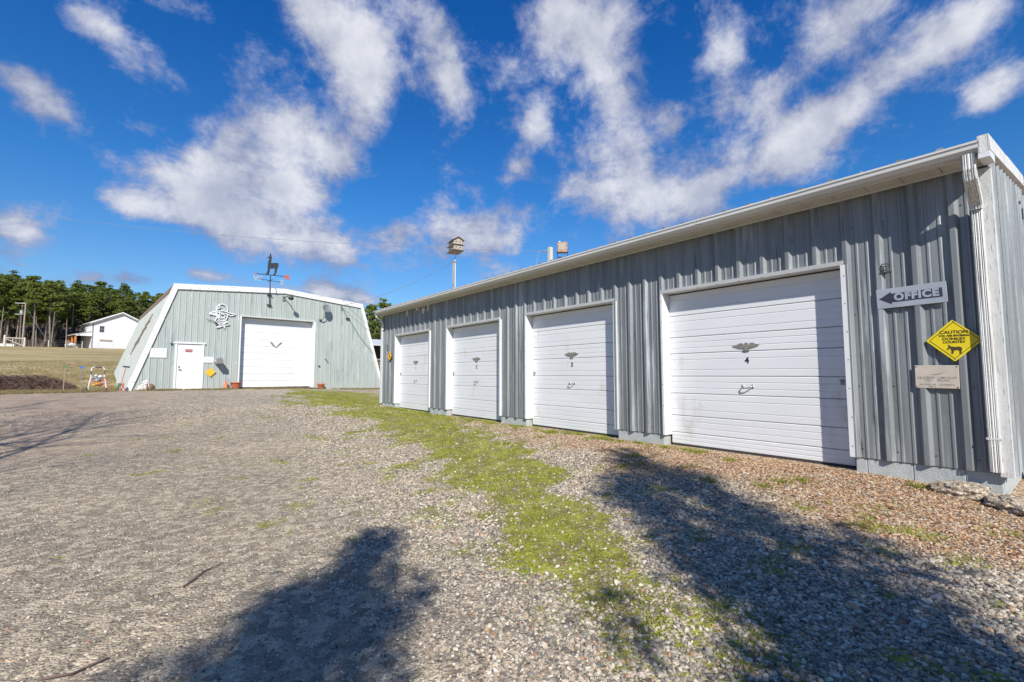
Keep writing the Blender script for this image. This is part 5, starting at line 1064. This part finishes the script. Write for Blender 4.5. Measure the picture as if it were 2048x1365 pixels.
# standing dead trunks, pale, at the wood edge
for (x_, y_, hh) in ((-23.3, 117.5, 8.2), (-16.3, 117.6, 5.5), (-14.3, 117.2, 6.4), (-12.4, 118.2, 5.2), (-13.2, 131.0, 9.0), (-21.0, 119.0, 6.8), (-18.6, 119.5, 7.5)):
    o = thing('dead_tree', gp_(x_, y_), random.random() * 6, 'pale bare trunk standing at the edge of the pine wood', 'tree', 'pale bare trunks at the wood edge'); MB().tube([(0, 0, -.3), (.1, 0, hh * .5), (.15, .1, hh)], [.11, .085, .04], 6).build('trunk', 'bark', o)
    MB().tube([(.1, 0, hh * .6), (.7, .2, hh * .75)], [.04, .01], 4).build('branch', 'bark', o)

# trees behind the photographer, whose shadows fall on the drive
def cedar(x_, y_, H, rad, seed, label):
    random.seed(seed); o = thing('cedar_tree', gp_(x_, y_), 0, label, 'cedar tree'); cl = []; br = MB(); br.tube([(0, 0, -.3), (0, 0, H * .97)], [.14, .02], 8)
    for i in range(120):
        t_ = .12 + .88 * random.random() ** .9; z_ = H * t_; q = rad * min(1, (1 - t_) * 1.75 + .10) * random.uniform(.1, 1.0) * (1 + .45 * (random.random() < .12)); a = random.random() * 6.283
        c = (math.cos(a) * q, math.sin(a) * q, z_); cl.append((c, (.22 + .12 * random.random(), .22 + .12 * random.random(), .30))); br.tube([(0, 0, z_ - q * .7), c], [.02, .006], 4, False)
    br.build('trunk', 'bark2', o); leaf_cloud(cl, 70, .050).build('crown', 'cedarleaf', o); return o
cedar(.30, -4.55, 8.1, 1.25, 41, 'narrow dark cedar behind the viewpoint, casting the right-hand shadow on the drive')
cedar(-.35, -4.6, 7.2, 1.1, 44, 'shorter dark cedar behind the viewpoint, left of the tall right-hand cedar')
cedar(.45, -3.3, 4.6, 1.1, 46, 'short bushy cedar behind the viewpoint on the right')
cedar(-3.00, -4.15, 7.1, .95, 42, 'narrow dark cedar behind the viewpoint, casting the left-hand shadow')
cedar(-3.65, -4.7, 7.0, 1.0, 43, 'slim dark cedar close beside the left-hand cedar')
cedar(-4.35, -5.0, 6.8, .85, 48, 'leftmost slim cedar behind the viewpoint')
# bare winter tree off to the left: its branch shadows streak the drive
def bare_tree(x_, y_, H, seed, label):
    random.seed(seed); o = thing('bare_tree', gp_(x_, y_), 0, label, 'tree'); m = MB()
    def grow(p, d, L_, r_, lv):
        pts = [p]; rs = [r_]; q = p.copy(); dd = d.copy()
        for i in range(4):
            dd = (dd + Vector((random.gauss(0, .12), random.gauss(0, .12), random.gauss(.03, .06)))).normalized(); q = q + dd * L_ / 4; pts.append(q.copy()); rs.append(r_ * (1 - .16 * (i + 1)))
        m.tube([tuple(a) for a in pts], rs, 6 if lv < 2 else 4, False)
        if lv >= 5: return
        for i in range(3 if lv < 2 else 4):
            j = random.choice([2, 3, 4]); a = Vector((random.gauss(0, 1), random.gauss(0, 1), random.gauss(.1, .5))).normalized(); grow(pts[j], (dd * .75 + a * .75).normalized(), L_ * random.uniform(.58, .78), rs[j] * .70, lv + 1)
    grow(Vector((0, 0, -.2)), Vector((.03, .03, 1)), H * .34, .24, 0); m.build('trunk', 'bark2', o); return o
bare_tree(-6.8, 3.2, 16.0, 3, 'bare winter tree left of the drive whose branch shadows streak the gravel')
bare_tree(-8.4, 4.4, 15.0, 8, 'second bare winter tree further left behind the first')
bare_tree(-6.9, 6.6, 15.5, 12, 'bare winter tree on the left, second furthest up the drive')
bare_tree(-8.2, 9.2, 15.0, 5, 'bare winter tree on the left, furthest up the drive')
